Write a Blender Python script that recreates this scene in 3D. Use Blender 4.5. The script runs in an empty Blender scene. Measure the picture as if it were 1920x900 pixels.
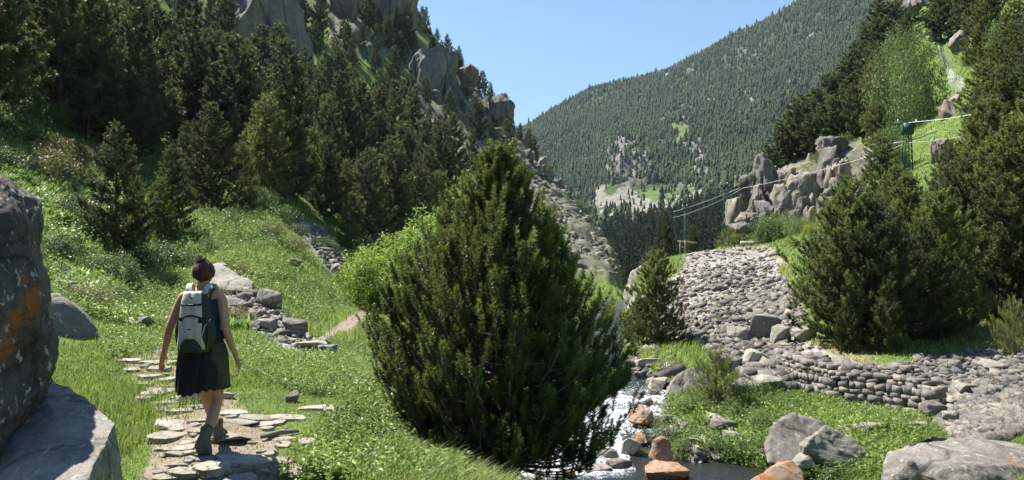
import bpy, math, random, bmesh
import numpy as np
from mathutils import Vector, Matrix, Euler

# ------------------------------------------------------------------ camera, sky, sun, exposure
scene = bpy.context.scene
COL = scene.collection
CAM_Z = 1.77
F = 1500.0
cam_d = bpy.data.cameras.new("camera"); cam = bpy.data.objects.new("camera", cam_d); COL.objects.link(cam)
cam.location = (0, 0, CAM_Z); cam.rotation_euler = (math.radians(90), 0, 0)
cam_d.sensor_width = 36.0; cam_d.lens = F / 1920 * 36.0; cam_d.clip_start = 0.05; cam_d.clip_end = 8000
scene.camera = cam
SUN_EL = math.radians(57); SUN_AZ = math.radians(-54)          # azimuth from +Y, negative = to the left
SV = Vector((math.sin(SUN_AZ) * math.cos(SUN_EL), math.cos(SUN_AZ) * math.cos(SUN_EL), math.sin(SUN_EL)))
world = bpy.data.worlds.new("World"); scene.world = world; world.use_nodes = True
wn = world.node_tree; bgn = wn.nodes.get("Background") or wn.nodes.new("ShaderNodeBackground")
sky = wn.nodes.new("ShaderNodeTexSky"); sky.sky_type = 'NISHITA'; sky.sun_disc = False
sky.sun_elevation = SUN_EL; sky.sun_rotation = SUN_AZ; sky.altitude = 1900
sky.air_density = 2.0; sky.dust_density = 0.5; sky.ozone_density = 10.0
wn.links.new(sky.outputs[0], bgn.inputs[0]); bgn.inputs[1].default_value = 0.055
sd = bpy.data.lights.new("sun", 'SUN'); sd.energy = 5.0; sd.angle = math.radians(0.53); sd.color = (1.0, 0.95, 0.86)
so = bpy.data.objects.new("sun", sd); COL.objects.link(so); so.rotation_euler = SV.to_track_quat('Z', 'Y').to_euler()
scene.view_settings.view_transform = 'Standard'; scene.view_settings.look = 'None'
scene.view_settings.exposure = 1.38; scene.view_settings.gamma = 1.0
scene.cycles.max_bounces = 6; scene.cycles.diffuse_bounces = 3; scene.cycles.glossy_bounces = 2
scene.cycles.transmission_bounces = 3; scene.cycles.transparent_max_bounces = 4; scene.cycles.volume_bounces = 0
scene.cycles.caustics_reflective = False; scene.cycles.caustics_refractive = False
scene.cycles.sample_clamp_indirect = 4.0
try: scene.cycles.use_denoising = True
except Exception: pass

# ------------------------------------------------------------------ helpers
rng = np.random.default_rng(11)
R = random.Random(5)

def P(px, py, Y):
    """a point at depth Y that the photograph shows at pixel (px, py)"""
    return Vector(((px - 960) / F * Y, Y, CAM_Z + (450 - py) / F * Y))
def proj(x, y, z):
    return 960 + x / y * F, 450 - (z - CAM_Z) / y * F

def hash3(ix, iy, iz, seed=0):
    h = (ix.astype(np.int64) * 374761393 + iy.astype(np.int64) * 668265263 + iz.astype(np.int64) * 2147483647 + seed * 1274126177) & 0xffffffff
    h = ((h ^ (h >> 13)) * 1274126177) & 0xffffffff
    h = ((h ^ (h >> 16)) * 2246822519) & 0xffffffff
    return ((h ^ (h >> 15)) & 0xffffff) / float(0xffffff)
def vnoise(x, y, z=0.0, seed=0):
    x, y = np.asarray(x, float), np.asarray(y, float); z = np.asarray(z, float) + np.zeros_like(x)
    ix, iy, iz = np.floor(x), np.floor(y), np.floor(z)
    fx, fy, fz = x - ix, y - iy, z - iz
    fx = fx * fx * (3 - 2 * fx); fy = fy * fy * (3 - 2 * fy); fz = fz * fz * (3 - 2 * fz)
    r = 0
    for dx in (0, 1):
        for dy in (0, 1):
            for dz in (0, 1):
                w = (fx if dx else 1 - fx) * (fy if dy else 1 - fy) * (fz if dz else 1 - fz)
                r = r + w * hash3(ix + dx, iy + dy, iz + dz, seed)
    return r * 2 - 1
def fbm(x, y, z=0.0, octv=4, seed=0, gain=0.5):
    a, s, r = 1.0, 0, 0
    x, y = np.asarray(x, float), np.asarray(y, float); z = np.asarray(z, float)
    for k in range(octv):
        r = r + a * vnoise(x, y, z, seed + k * 17); s += a; a *= gain; x, y, z = x * 2.03 + 5.1, y * 2.03 + 1.7, z * 2.03 + 3.3
    return r / s
def inpoly(px, py, poly):
    px, py = np.asarray(px, float), np.asarray(py, float); c = np.zeros(px.shape, bool)
    n = len(poly); j = n - 1
    for i in range(n):
        xi, yi = poly[i]; xj, yj = poly[j]
        if yi != yj:
            c ^= ((yi > py) != (yj > py)) & (px < (xj - xi) * (py - yi) / (yj - yi) + xi)
        j = i
    return c

def mesh_np(name, V, T=None, Q=None, mat=None, smooth=False, attrs=None):
    V = np.asarray(V, np.float32)
    me = bpy.data.meshes.new(name)
    nt = 0 if T is None else len(T); nq = 0 if Q is None else len(Q)
    me.vertices.add(len(V)); me.vertices.foreach_set("co", V.ravel())
    idx = []; 
    if nt: idx.append(np.asarray(T, np.int32).ravel())
    if nq: idx.append(np.asarray(Q, np.int32).ravel())
    idx = np.concatenate(idx)
    me.loops.add(len(idx)); me.loops.foreach_set("vertex_index", idx)
    me.polygons.add(nt + nq)
    ls = np.concatenate([np.arange(nt) * 3, nt * 3 + np.arange(nq) * 4]).astype(np.int32)
    me.polygons.foreach_set("loop_start", ls)
    if smooth: me.polygons.foreach_set("use_smooth", np.ones(nt + nq, bool))
    if attrs:
        for k, a in attrs.items():
            a = np.asarray(a, np.float32)
            if a.ndim == 1:
                at = me.attributes.new(k, 'FLOAT', 'POINT'); at.data.foreach_set("value", a)
            else:
                at = me.attributes.new(k, 'FLOAT_VECTOR', 'POINT'); at.data.foreach_set("vector", a.ravel())
    me.update(calc_edges=True); me.validate()
    if mat:
        for m in (mat if isinstance(mat, (list, tuple)) else [mat]): me.materials.append(m)
    return me

def link(name, me, parent=None, loc=None, rot=None, scale=None):
    o = bpy.data.objects.new(name, me); COL.objects.link(o)
    if parent: o.parent = parent
    if loc is not None: o.location = loc
    if rot is not None: o.rotation_euler = rot
    if scale is not None: o.scale = scale if hasattr(scale, '__len__') else (scale,) * 3
    return o
def tag(o, label=None, cat=None, group=None, kind=None):
    if label: o['label'] = label
    if cat: o['category'] = cat
    if group: o['group'] = group
    if kind: o['kind'] = kind
    return o
def empty(name, loc=(0, 0, 0), rz=0.0, scale=1.0):
    o = bpy.data.objects.new(name, None); COL.objects.link(o); o.location = loc; o.rotation_euler = (0, 0, rz)
    o.scale = (scale,) * 3; o.empty_display_size = 0.2
    return o

class Geo:
    """collects vertices, triangles, quads and a tint value"""
    def __init__(s): s.V = []; s.T = []; s.Q = []; s.A = []; s.n = 0
    def add(s, V, T=None, Q=None, tint=0.5):
        V = np.asarray(V, float).reshape(-1, 3)
        if T is not None and len(T): s.T.append(np.asarray(T, int) + s.n)
        if Q is not None and len(Q): s.Q.append(np.asarray(Q, int) + s.n)
        s.V.append(V); s.A.append(np.broadcast_to(np.asarray(tint, float), (len(V),)).copy()); s.n += len(V)
    def mesh(s, name, mat, smooth=False):
        V = np.concatenate(s.V); T = np.concatenate(s.T) if s.T else None; Q = np.concatenate(s.Q) if s.Q else None
        return mesh_np(name, V, T, Q, mat, smooth, {'tint': np.concatenate(s.A)})
    def tube(s, pts, radii, n=6, cap=True, tint=0.5):
        pts = [Vector(p) for p in pts]; V = []
        for i, p in enumerate(pts):
            d = (pts[min(i + 1, len(pts) - 1)] - pts[max(i - 1, 0)])
            if d.length < 1e-9: d = Vector((0, 0, 1))
            d.normalize(); a = d.orthogonal().normalized() if i == 0 else (pa - d * pa.dot(d)).normalized()
            pa = a; b = d.cross(a); r = radii[i] if hasattr(radii, '__len__') else radii
            for k in range(n):
                t = 2 * math.pi * k / n; V.append(p + (a * math.cos(t) + b * math.sin(t)) * r)
        Q = []
        for i in range(len(pts) - 1):
            for k in range(n):
                Q.append((i * n + k, i * n + (k + 1) % n, (i + 1) * n + (k + 1) % n, (i + 1) * n + k))
        T = []
        if cap:
            V.append(pts[0]); V.append(pts[-1]); c0, c1 = len(V) - 2, len(V) - 1; m = (len(pts) - 1) * n
            for k in range(n): T.append((c0, (k + 1) % n, k)); T.append((c1, m + k, m + (k + 1) % n))
        s.add([tuple(v) for v in V], T, Q, tint)
    def box(s, c, h, rot=None, tint=0.5):
        c = Vector(c); V = []
        for x in (-1, 1):
            for y in (-1, 1):
                for z in (-1, 1):
                    v = Vector((x * h[0], y * h[1], z * h[2]))
                    if rot is not None: v = rot @ v
                    V.append(tuple(v + c))
        s.add(V, None, [(0, 1, 3, 2), (4, 6, 7, 5), (0, 4, 5, 1), (2, 3, 7, 6), (0, 2, 6, 4), (1, 5, 7, 3)], tint)

# ------------------------------------------------------------------ materials
class N:
    def __init__(s, name):
        s.m = bpy.data.materials.new(name); s.m.use_nodes = True; s.t = s.m.node_tree; s.t.nodes.clear()
        s.out = s.t.nodes.new("ShaderNodeOutputMaterial")
    def n(s, ty, **kw):
        nd = s.t.nodes.new(ty)
        for k, v in kw.items():
            if k in nd.inputs: s.set(nd.inputs[k], v)
            else: setattr(nd, k, v)
        return nd
    def set(s, i, v):
        if isinstance(v, bpy.types.NodeSocket): s.t.links.new(v, i)
        elif hasattr(v, '__len__') and len(v) == 3 and i.type == 'RGBA': i.default_value = (*v, 1)
        else: i.default_value = v
    def noise(s, scale, detail=4, rough=0.55, vec=None, dist=0.0):
        nd = s.n("ShaderNodeTexNoise"); nd.inputs['Scale'].default_value = scale; nd.inputs['Detail'].default_value = detail
        nd.inputs['Roughness'].default_value = rough; nd.inputs['Distortion'].default_value = dist
        if vec is not None: s.t.links.new(vec, nd.inputs['Vector'])
        return nd.outputs['Fac']
    def ramp(s, fac, stops, interp='LINEAR'):
        nd = s.n("ShaderNodeValToRGB"); nd.color_ramp.interpolation = interp; s.set(nd.inputs[0], fac)
        el = nd.color_ramp.elements
        while len(el) < len(stops): el.new(0.5)
        for e, (p, c) in zip(el, stops):
            e.position = p; e.color = (*c, 1) if hasattr(c, '__len__') else (c, c, c, 1)
        return nd.outputs[0]
    def mix(s, fac, a, b, mode='MIX'):
        nd = s.n("ShaderNodeMix"); nd.data_type = 'RGBA'; nd.blend_type = mode
        s.set(nd.inputs[0], fac); s.set(nd.inputs[6], a); s.set(nd.inputs[7], b); return nd.outputs[2]
    def math(s, op, a, b=0.0, c=None, clamp=False):
        nd = s.n("ShaderNodeMath"); nd.operation = op; nd.use_clamp = clamp; s.set(nd.inputs[0], a); s.set(nd.inputs[1], b)
        if c is not None: s.set(nd.inputs[2], c)
        return nd.outputs[0]
    def attr(s, name, out='Fac'):
        nd = s.n("ShaderNodeAttribute"); nd.attribute_name = name; return nd.outputs[out]
    def obj(s): return s.n("ShaderNodeTexCoord").outputs['Object']
    def pos(s): return s.n("ShaderNodeNewGeometry").outputs['Position']
    def rand(s): return s.n("ShaderNodeObjectInfo").outputs['Random']
    def bsdf(s, col, rough=0.8, bump=None, bstr=0.3, bdist=0.05, spec=0.3, metal=0.0, **kw):
        b = s.n("ShaderNodeBsdfPrincipled"); s.set(b.inputs['Base Color'], col); s.set(b.inputs['Roughness'], rough)
        s.set(b.inputs['Specular IOR Level'], spec); s.set(b.inputs['Metallic'], metal)
        for k, v in kw.items(): s.set(b.inputs[k], v)
        if bump is not None:
            bn = s.n("ShaderNodeBump"); s.set(bn.inputs['Height'], bump); bn.inputs['Strength'].default_value = bstr
            bn.inputs['Distance'].default_value = bdist; s.t.links.new(bn.outputs[0], b.inputs['Normal'])
        return b.outputs[0]
    def done(s, sh): s.t.links.new(sh, s.out.inputs[0]); return s.m

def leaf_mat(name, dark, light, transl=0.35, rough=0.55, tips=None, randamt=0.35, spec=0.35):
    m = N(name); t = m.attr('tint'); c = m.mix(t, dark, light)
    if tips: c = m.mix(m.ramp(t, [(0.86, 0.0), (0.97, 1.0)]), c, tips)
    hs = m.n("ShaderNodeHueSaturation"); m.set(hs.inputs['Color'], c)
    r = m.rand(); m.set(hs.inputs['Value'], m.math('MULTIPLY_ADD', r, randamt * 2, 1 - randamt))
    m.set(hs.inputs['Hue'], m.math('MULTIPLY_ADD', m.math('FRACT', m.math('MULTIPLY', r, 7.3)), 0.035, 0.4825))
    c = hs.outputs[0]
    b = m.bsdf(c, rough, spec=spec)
    tr = m.n("ShaderNodeBsdfTranslucent"); m.set(tr.inputs[0], m.mix(0.5, c, light))
    mx = m.n("ShaderNodeMixShader"); mx.inputs[0].default_value = transl
    m.t.links.new(b, mx.inputs[1]); m.t.links.new(tr.outputs[0], mx.inputs[2])
    return m.done(mx.outputs[0])

M = {}
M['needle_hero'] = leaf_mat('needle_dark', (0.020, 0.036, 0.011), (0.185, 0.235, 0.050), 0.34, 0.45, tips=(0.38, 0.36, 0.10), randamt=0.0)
M['needle'] = leaf_mat('needle_mid', (0.020, 0.035, 0.016), (0.165, 0.205, 0.068), 0.28, 0.55, randamt=0.3)  # dark end lowered to put shade depth of the crowns into the colour
M['needle_olive'] = leaf_mat('needle_olive', (0.036, 0.055, 0.018), (0.250, 0.285, 0.075), 0.33, 0.55, randamt=0.25)  # dark end deepened likewise, crown shade painted into the needles
M['needle_far'] = leaf_mat('needle_far', (0.016, 0.030, 0.014), (0.050, 0.074, 0.028), 0.10, 0.8, randamt=0.0, spec=0.1)
M['leaf_bright'] = leaf_mat('leaf_bright', (0.12, 0.21, 0.025), (0.28, 0.39, 0.06), 0.45, 0.5, randamt=0.12)
M['leaf_mid'] = leaf_mat('leaf_mid', (0.070, 0.115, 0.030), (0.17, 0.235, 0.070), 0.33, 0.5, randamt=0.2)
M['leaf_shrub'] = leaf_mat('leaf_shrub', (0.045, 0.080, 0.020), (0.125, 0.185, 0.050), 0.28, 0.5, randamt=0.3)
M['leaf_red'] = leaf_mat('leaf_red', (0.075, 0.075, 0.025), (0.17, 0.18, 0.055), 0.25, 0.55, tips=(0.26, 0.07, 0.04), randamt=0.25)
M['leaf_yellow'] = leaf_mat('flower_yellow', (0.10, 0.15, 0.02), (0.16, 0.22, 0.04), 0.3, 0.6, tips=(0.75, 0.55, 0.02), randamt=0.1)
M['grass'] = leaf_mat('grass_blade', (0.090, 0.150, 0.022), (0.270, 0.340, 0.068), 0.42, 0.5, tips=(0.36, 0.36, 0.14), randamt=0.0)
M['herb'] = leaf_mat('herb_leaf', (0.060, 0.120, 0.025), (0.210, 0.300, 0.065), 0.36, 0.5, tips=(0.30, 0.42, 0.12), randamt=0.0)
m = N('bark'); p = m.obj(); M['bark'] = m.done(m.bsdf(m.mix(m.noise(9, 4, vec=p), (0.055, 0.040, 0.030), (0.17, 0.13, 0.10)), 0.9, m.noise(30, 3, vec=p), 0.6, 0.02))
m = N('bark_grey'); p = m.obj(); M['twig'] = m.done(m.bsdf(m.mix(m.noise(9, 4, vec=p), (0.10, 0.085, 0.07), (0.26, 0.22, 0.18)), 0.9))

def rock_mat(name, base, dark, pale, scale=1.0, lichen=0.0, white=0.25, tone=0.25, streak=False, moss=0.0, spots=()):
    m = N(name); p = m.obj(); r = m.rand()
    off = m.n("ShaderNodeVectorMath"); off.operation = 'ADD'; m.set(off.inputs[0], p)
    cx = m.n("ShaderNodeCombineXYZ"); m.set(cx.inputs[0], m.math('MULTIPLY', r, 37.0)); m.set(cx.inputs[1], m.math('MULTIPLY', r, 11.0)); m.set(off.inputs[1], cx.outputs[0])
    v = off.outputs[0]
    if streak:
        mp = m.n("ShaderNodeMapping"); m.set(mp.inputs[0], v); mp.inputs['Scale'].default_value = (1.0, 1.0, 0.28); v2 = mp.outputs[0]
    else: v2 = v
    big = m.noise(1.1 * scale, 5, 0.62, v2, 0.6); mid = m.noise(7 * scale, 9, 0.8, v2, 0.1); fine = m.noise(38 * scale, 3, 0.7, v)
    c = m.mix(m.ramp(big, [(0.36, 0.0), (0.62, 1.0)]), base, dark)
    c = m.mix(m.ramp(mid, [(0.46, 0.0), (0.66, 0.65)]), c, pale)
    gr_ = m.noise(90 * scale, 3, .8, v); c = m.mix(m.ramp(gr_, [(0.52, 0.0), (0.66, 0.55)]), c, pale)
    st_ = m.noise(.45 * scale, 6, .75, v2, 1.2); c = m.mix(m.ramp(st_, [(0.52, 0.0), (0.62, 0.45)]), c, (dark[0] * .6, dark[1] * .58, dark[2] * .55))
    c = m.mix(m.ramp(fine, [(0.35, 0.45), (0.5, 0.0)]), c, (dark[0] * .45, dark[1] * .45, dark[2] * .45))
    crack = m.n("ShaderNodeTexVoronoi"); crack.feature = 'DISTANCE_TO_EDGE'; crack.inputs['Scale'].default_value = 0.9 * scale; m.set(crack.inputs['Vector'], m.mix(0.25, v2, m.n("ShaderNodeTexNoise", Scale=2.0 * scale, Vector=v).outputs['Color']))
    ck = m.ramp(crack.outputs['Distance'], [(0.0, 0.0), (0.03, 1.0)])
    c = m.mix(m.math('MULTIPLY', m.math('SUBTRACT', 1.0, ck), .6), c, (dark[0] * .3, dark[1] * .3, dark[2] * .3))
    if white > 0:
        vo = m.n("ShaderNodeTexNoise"); vo.inputs['Scale'].default_value = 11 * scale; vo.inputs['Detail'].default_value = 3; m.set(vo.inputs['Vector'], v)
        c = m.mix(m.ramp(vo.outputs[0], [(0.66 - 0.1 * white, 0.0), (0.69 - 0.1 * white, min(1, white * 2))]), c, (0.46, 0.46, 0.43))
    if lichen > 0:
        li = m.noise(3.0 * scale, 7, 0.75, v, 0.3)
        c = m.mix(m.ramp(li, [(0.70 - 0.32 * lichen, 0.0), (0.76 - 0.32 * lichen, 0.85)]), c, m.mix(m.noise(14 * scale, 4, 0.7, v), (0.36, 0.085, 0.018), (0.50, 0.21, 0.055)))
    for sp, rad in spots:
        df = m.n("ShaderNodeVectorMath"); df.operation = 'DISTANCE'; m.set(df.inputs[0], m.pos()); df.inputs[1].default_value = sp
        q = m.math('ADD', m.math('DIVIDE', df.outputs['Value'], rad), m.math('MULTIPLY_ADD', m.noise(11, 8, .8, m.pos()), 4.0, -1.9))
        c = m.mix(m.ramp(q, [(.5, .8), (1.0, 0.0)]), c, m.mix(m.noise(30, 4, .7, m.pos()), (0.22, 0.055, 0.015), (0.46, 0.17, 0.04)))
    if moss > 0:
        li = m.noise(2.1 * scale, 5, 0.68, v, 0.5)
        c = m.mix(m.ramp(li, [(0.66 - 0.2 * moss, 0.0), (0.75 - 0.2 * moss, 0.8)]), c, (0.12, 0.13, 0.05))
    hs = m.n("ShaderNodeHueSaturation"); m.set(hs.inputs['Color'], c); m.set(hs.inputs['Value'], m.math('MULTIPLY_ADD', m.math('FRACT', m.math('MULTIPLY', r, 5.7)), tone * 2, 1 - tone))
    tt = m.attr('tint'); m.set(hs.inputs['Saturation'], m.math('MULTIPLY_ADD', tt, 0.6, 0.7))
    c = m.mix(1.0, hs.outputs[0], m.mix(tt, (0.55, 0.57, 0.60), (1.40, 1.34, 1.24)), 'MULTIPLY')
    h = m.math('ADD', m.math('MULTIPLY', mid, 0.7), m.math('ADD', m.math('MULTIPLY', fine, 0.25), m.math('MULTIPLY', ck, 0.30)))
    return m.done(m.bsdf(c, 0.85, h, 0.8, 0.06 / scale, spec=0.25))
M['rock'] = rock_mat('granite', (0.31, 0.285, 0.25), (0.19, 0.175, 0.155), (0.43, 0.405, 0.365), 1.0, 0, 0.3)
M['rock_lichen'] = rock_mat('granite_lichen', (0.28, 0.26, 0.24), (0.17, 0.157, 0.145), (0.39, 0.37, 0.34), 1.0, 0.36, 0.4)
M['rock_orange'] = rock_mat('granite_orange', (0.38, 0.29, 0.22), (0.28, 0.20, 0.15), (0.44, 0.38, 0.32), 2.0, 0.62, 0.1)
M['rock_tall'] = rock_mat('granite_shaded', (0.125, 0.11, 0.098), (0.060, 0.054, 0.050), (0.21, 0.19, 0.17), 1.6, 0.30, 0.38, 0.05, spots=((tuple(P(46, 562, 4.25)), .15), (tuple(P(28, 600, 4.1)), .10), (tuple(P(3, 655, 4.0)), .12)))  # granite tones lowered in colour for the shade the tall boulder stands in
M['rock_slab'] = rock_mat('granite_slab', (0.30, 0.28, 0.255), (0.20, 0.19, 0.172), (0.41, 0.385, 0.355), 1.6, 0.0, 0.35, 0.05)
M['rock_path'] = rock_mat('path_stone', (0.46, 0.42, 0.36), (0.30, 0.27, 0.23), (0.58, 0.55, 0.49), 1.6, 0, 0.2, 0.18)
M['rock_scree'] = rock_mat('scree_stone', (0.20, 0.184, 0.170), (0.115, 0.107, 0.098), (0.30, 0.278, 0.255), 1.5, 0, 0.1, 0.32)
M['cliff'] = rock_mat('cliff_rock', (0.27, 0.25, 0.215), (0.085, 0.080, 0.070), (0.42, 0.39, 0.34), 0.8, 0, 0.15, 0.12, True, 0.35)
M['cliff_far'] = rock_mat('cliff_dark', (0.20, 0.19, 0.175), (0.09, 0.088, 0.085), (0.34, 0.325, 0.30), 0.22, 0, 0.1, 0.12, True, 0.3)

# ------------------------------------------------------------------ terrain: profile per direction, (distance, height) or (distance, image row)
def z_(Y, z): return (Y, 450 + (CAM_Z - z) / Y * F)
def Z(*a): return [z_(a[i], a[i + 1]) for i in range(0, len(a), 2)]
COLS = {
 -2600: Z(.5, .1, 3, .5, 6, 1.5, 10, 4, 20, 12, 40, 28, 80, 60, 150, 100, 420, 250),
 -1200: Z(.5, .1, 3, .3, 6, .9, 10, 2.2, 20, 8, 40, 22, 80, 52, 150, 100, 420, 250),
 -200: Z(.5, .05, 3, .1, 6, .25, 10, .8, 15, 2.0, 25, 6, 35, 11, 50, 19, 75, 36, 110, 60, 200, 110, 420, 200),
 0: Z(.5, .05, 3, .05, 6, .1, 10, .3, 14, .75) + [(20, 440), (25, 330), (35, 200), (50, 100), (75, -100), (110, -250), (200, -400), (420, -420)],
 150: Z(.5, .03, 6, .0, 10, .0) + [(14, 575), (20, 490), (27, 385), (35, 310), (50, 190), (75, 40), (110, -120), (200, -350), (420, -400)],
 300: Z(.5, .03, 6, .0, 9.2, .03, 11, .02, 14, .0) + [(17, 605), (22, 540), (28, 450), (33, 400), (42, 330), (55, 240), (75, 110), (100, -60), (140, -200), (250, -350), (420, -360)],
 400: Z(.5, .03, 6, .0, 6.6, .0, 7.4, .07, 9, .0, 12, .0) + [(15, 620), (20, 540), (28, 455), (35, 405), (45, 345), (60, 260), (80, 150), (110, 20), (150, -100), (250, -250), (420, -250)],
 500: Z(.5, .03, 6.2, .0, 8.6, .0, 13, .0) + [(15.5, 610), (20, 550), (29, 460), (36, 405), (42, 375), (65, 260), (95, 110), (120, 10), (150, -80), (250, -200), (420, -200)],
 600: Z(.5, .03, 6, .02, 8.4, .0, 12, -.05) + [(16, 628), (19, 630), (24, 585), (32, 505), (40, 455), (48, 420), (70, 290), (100, 150), (140, 20), (170, -60), (250, -150), (420, -120)],
 680: Z(.5, .03, 5, .05, 8, .0, 11, -.1, 14, -.3) + [(20, 618), (30, 583), (36, 545), (45, 480), (52, 440), (80, 300), (120, 155), (160, 10), (200, -80), (280, -100), (420, 60)],
 770: Z(.5, .03, 5, .05, 6.5, .0, 8, -.35, 10, -.6, 14, -.8, 20, -.9, 30, -.95) + [(40, 530), (55, 455), (80, 340), (120, 220), (160, 110), (200, 10), (230, 35), (300, 130), (420, 240)],
 860: Z(.5, .03, 5, .03, 6.2, -.05, 7.5, -.5, 9, -.85, 12, -1.1, 16, -1.2, 30, -1.5) + [(45, 520), (60, 470), (90, 370), (130, 260), (165, 175), (195, 125), (225, 160), (300, 240), (420, 320)],
 960: Z(.5, .03, 4.5, .0, 5.5, -.05, 7, -.6, 9, -1.0, 11, -1.6, 13, -1.6, 16, -1.2, 25, -1.5, 45, -1.6) + [(60, 512), (90, 430), (125, 345), (160, 270), (180, 238), (210, 275), (300, 340), (420, 400)],
 1040: Z(.5, .03, 4, .0, 5, -.2, 7, -.9, 9, -1.3, 10.5, -1.85, 12.5, -1.85, 16, -1.4, 25, -1.6, 45, -1.9) + [(60, 520), (85, 465), (110, 415), (140, 360), (158, 340), (180, 375), (300, 420), (420, 450)],
 1110: Z(.5, .03, 3.5, .0, 5, -.3, 7, -1.1, 9, -1.6, 11, -1.9, 13, -1.85, 15, -1.5, 20, -1.6, 30, -2, 50, -2.3) + [(70, 540), (95, 480), (125, 420), (138, 405), (160, 435), (220, 500), (420, 500)],
 1165: Z(.5, .03, 3.5, .0, 5, -.4, 7, -1.2, 9, -1.7, 11, -1.9, 13, -1.8, 15, -1.45, 16.5, -1.4, 20, -1.4, 30, -1.9, 60, -2.6) + [(90, 515), (112, 485), (125, 540), (200, 560), (420, 520)],
 1200: Z(.5, .03, 3.5, .0, 5, -.4, 7, -1.3, 9, -1.7, 11.5, -1.9, 13.5, -1.75, 15, -1.45, 17, -1.3, 19, -1.2, 23, -1.3, 30, -1.3) + [(38, 545), (42, 508), (46, 500)] + Z(60, -3, 100, -15, 200, -30, 420, -40),
 1280: Z(.5, .03, 3.5, .0, 5, -.4, 7, -1.4, 9, -1.75, 11.0, -1.9, 11.9, -1.85, 12.5, -1.52, 16, -1.3, 20, -1.15, 23, -1.05) + [(30, 558), (40, 505), (45, 472), (50, 473)] + Z(60, -3, 100, -15, 200, -30, 420, -40),
 1360: Z(.5, .03, 3.5, .1, 5, -.3, 7, -1.3, 9, -1.7, 11.0, -1.9, 12.0, -1.85, 12.6, -1.52, 17, -1.25, 20, -1.0, 25, -.5) + [(32, 533), (40, 490), (46, 466), (52, 463), (58, 458), (62, 450)] + Z(70, -1, 100, -12, 200, -28, 420, -40),
 1440: Z(.5, .05, 3.5, .2, 5, -.2, 7, -1.2, 9, -1.5, 12, -1.6, 14, -1.4, 17, -1.2, 20, -.9) + [(25, 577), (32, 524), (40, 485), (46, 462), (52, 455), (57, 442), (60, 350), (66, 318), (75, 318), (90, 380)] + Z(110, -4, 200, -20, 420, -35),
 1520: Z(.5, .05, 3.5, .3, 5, .0, 7, -1, 9, -1.5, 12, -1.5, 14, -1.4, 17.2, -1.4, 17.6, -.85) + [(20, 625), (22, 577), (30, 493), (40, 445), (50, 425), (57, 412), (60, 300), (66, 275), (75, 250), (85, 232), (100, 280)] + Z(200, 0, 420, -30),
 1600: Z(.5, .05, 3, .2, 5, -.3, 7, -.9, 9, -1.3, 12, -1.4, 15.4, -1.45, 15.8, -.9, 18, -.68, 21, -.3) + [(26, 510), (35, 440), (48, 390), (55, 375), (58, 285), (66, 240), (75, 200), (90, 150), (105, 180), (200, 260), (420, 320)],
 1700: Z(.5, .05, 3, .2, 5, -.3, 7, -.9, 9, -1.15, 12, -1.3, 14.8, -1.38, 15.2, -.9, 17, -.72, 20, -.45) + [(25, 500), (32, 420), (42, 335), (50, 285), (60, 215), (75, 130), (90, 70), (105, 40), (130, 60), (200, 120), (420, 220)],
 1800: Z(.5, .05, 3, .2, 5, -.25, 7, -.75, 9, -1.0, 12, -1.15, 13.5, -1.15, 16, -.85, 19, -.6, 23, -.1) + [(28, 440), (36, 340), (46, 240), (60, 140), (80, 40), (110, -40), (150, -90), (250, -100), (420, -40)],
 1900: Z(.5, .05, 3, .25, 5, -.1, 7, -.55, 9, -.85, 11, -1.0, 13, -.95, 15, -.75, 19, -.55, 22, -.15) + [(28, 440), (36, 270), (46, 130), (58, 0), (100, -150), (200, -250), (420, -200)],
 2200: Z(.5, .05, 3, .3, 6, .2, 10, .1, 15, .5, 22, 3, 30, 9, 45, 21, 70, 42, 150, 85, 420, 150),
 3000: Z(.5, .1, 3, 1, 6, 1.6, 10, 3, 15, 5, 22, 9, 30, 16, 45, 28, 70, 50, 150, 95, 420, 180),
 4200: Z(.5, .1, 3, 1.5, 6, 3, 10, 6, 15, 10, 22, 16, 30, 24, 45, 36, 70, 60, 150, 100, 420, 200),
}
LY0, LY1, NL = math.log(.5), math.log(420), 420
UG = np.arange(-2600, 4201, 20.0)
lg = np.linspace(LY0, LY1, NL)
ckeys = sorted(COLS)
prof = np.stack([np.interp(lg, [math.log(a) for a, b in COLS[k]], [b for a, b in COLS[k]]) for k in ckeys])
# smooth each profile slightly along depth
ker = np.exp(-np.linspace(-2, 2, 5) ** 2); ker /= ker.sum()
prof = np.stack([np.convolve(np.pad(p, 2, mode='edge'), ker, 'valid') for p in prof])
tab = np.stack([np.interp(UG, ckeys, prof[:, j]) for j in range(NL)], 1)      # (U, L)
k2 = np.exp(-np.linspace(-1.8, 1.8, 5) ** 2); k2 /= k2.sum()
tab = np.stack([np.convolve(np.pad(tab[:, j], 2, mode='edge'), k2, 'valid') for j in range(NL)], 1)

def rows(px, Y):
    a = np.clip((px - UG[0]) / 20.0, 0, len(UG) - 1.001); b = np.clip((np.log(Y) - LY0) / (LY1 - LY0) * (NL - 1), 0, NL - 1.001)
    i, j = a.astype(int), b.astype(int); fa, fb = a - i, b - j
    return (tab[i, j] * (1 - fa) + tab[i + 1, j] * fa) * (1 - fb) + (tab[i, j + 1] * (1 - fa) + tab[i + 1, j + 1] * fa) * fb

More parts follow.
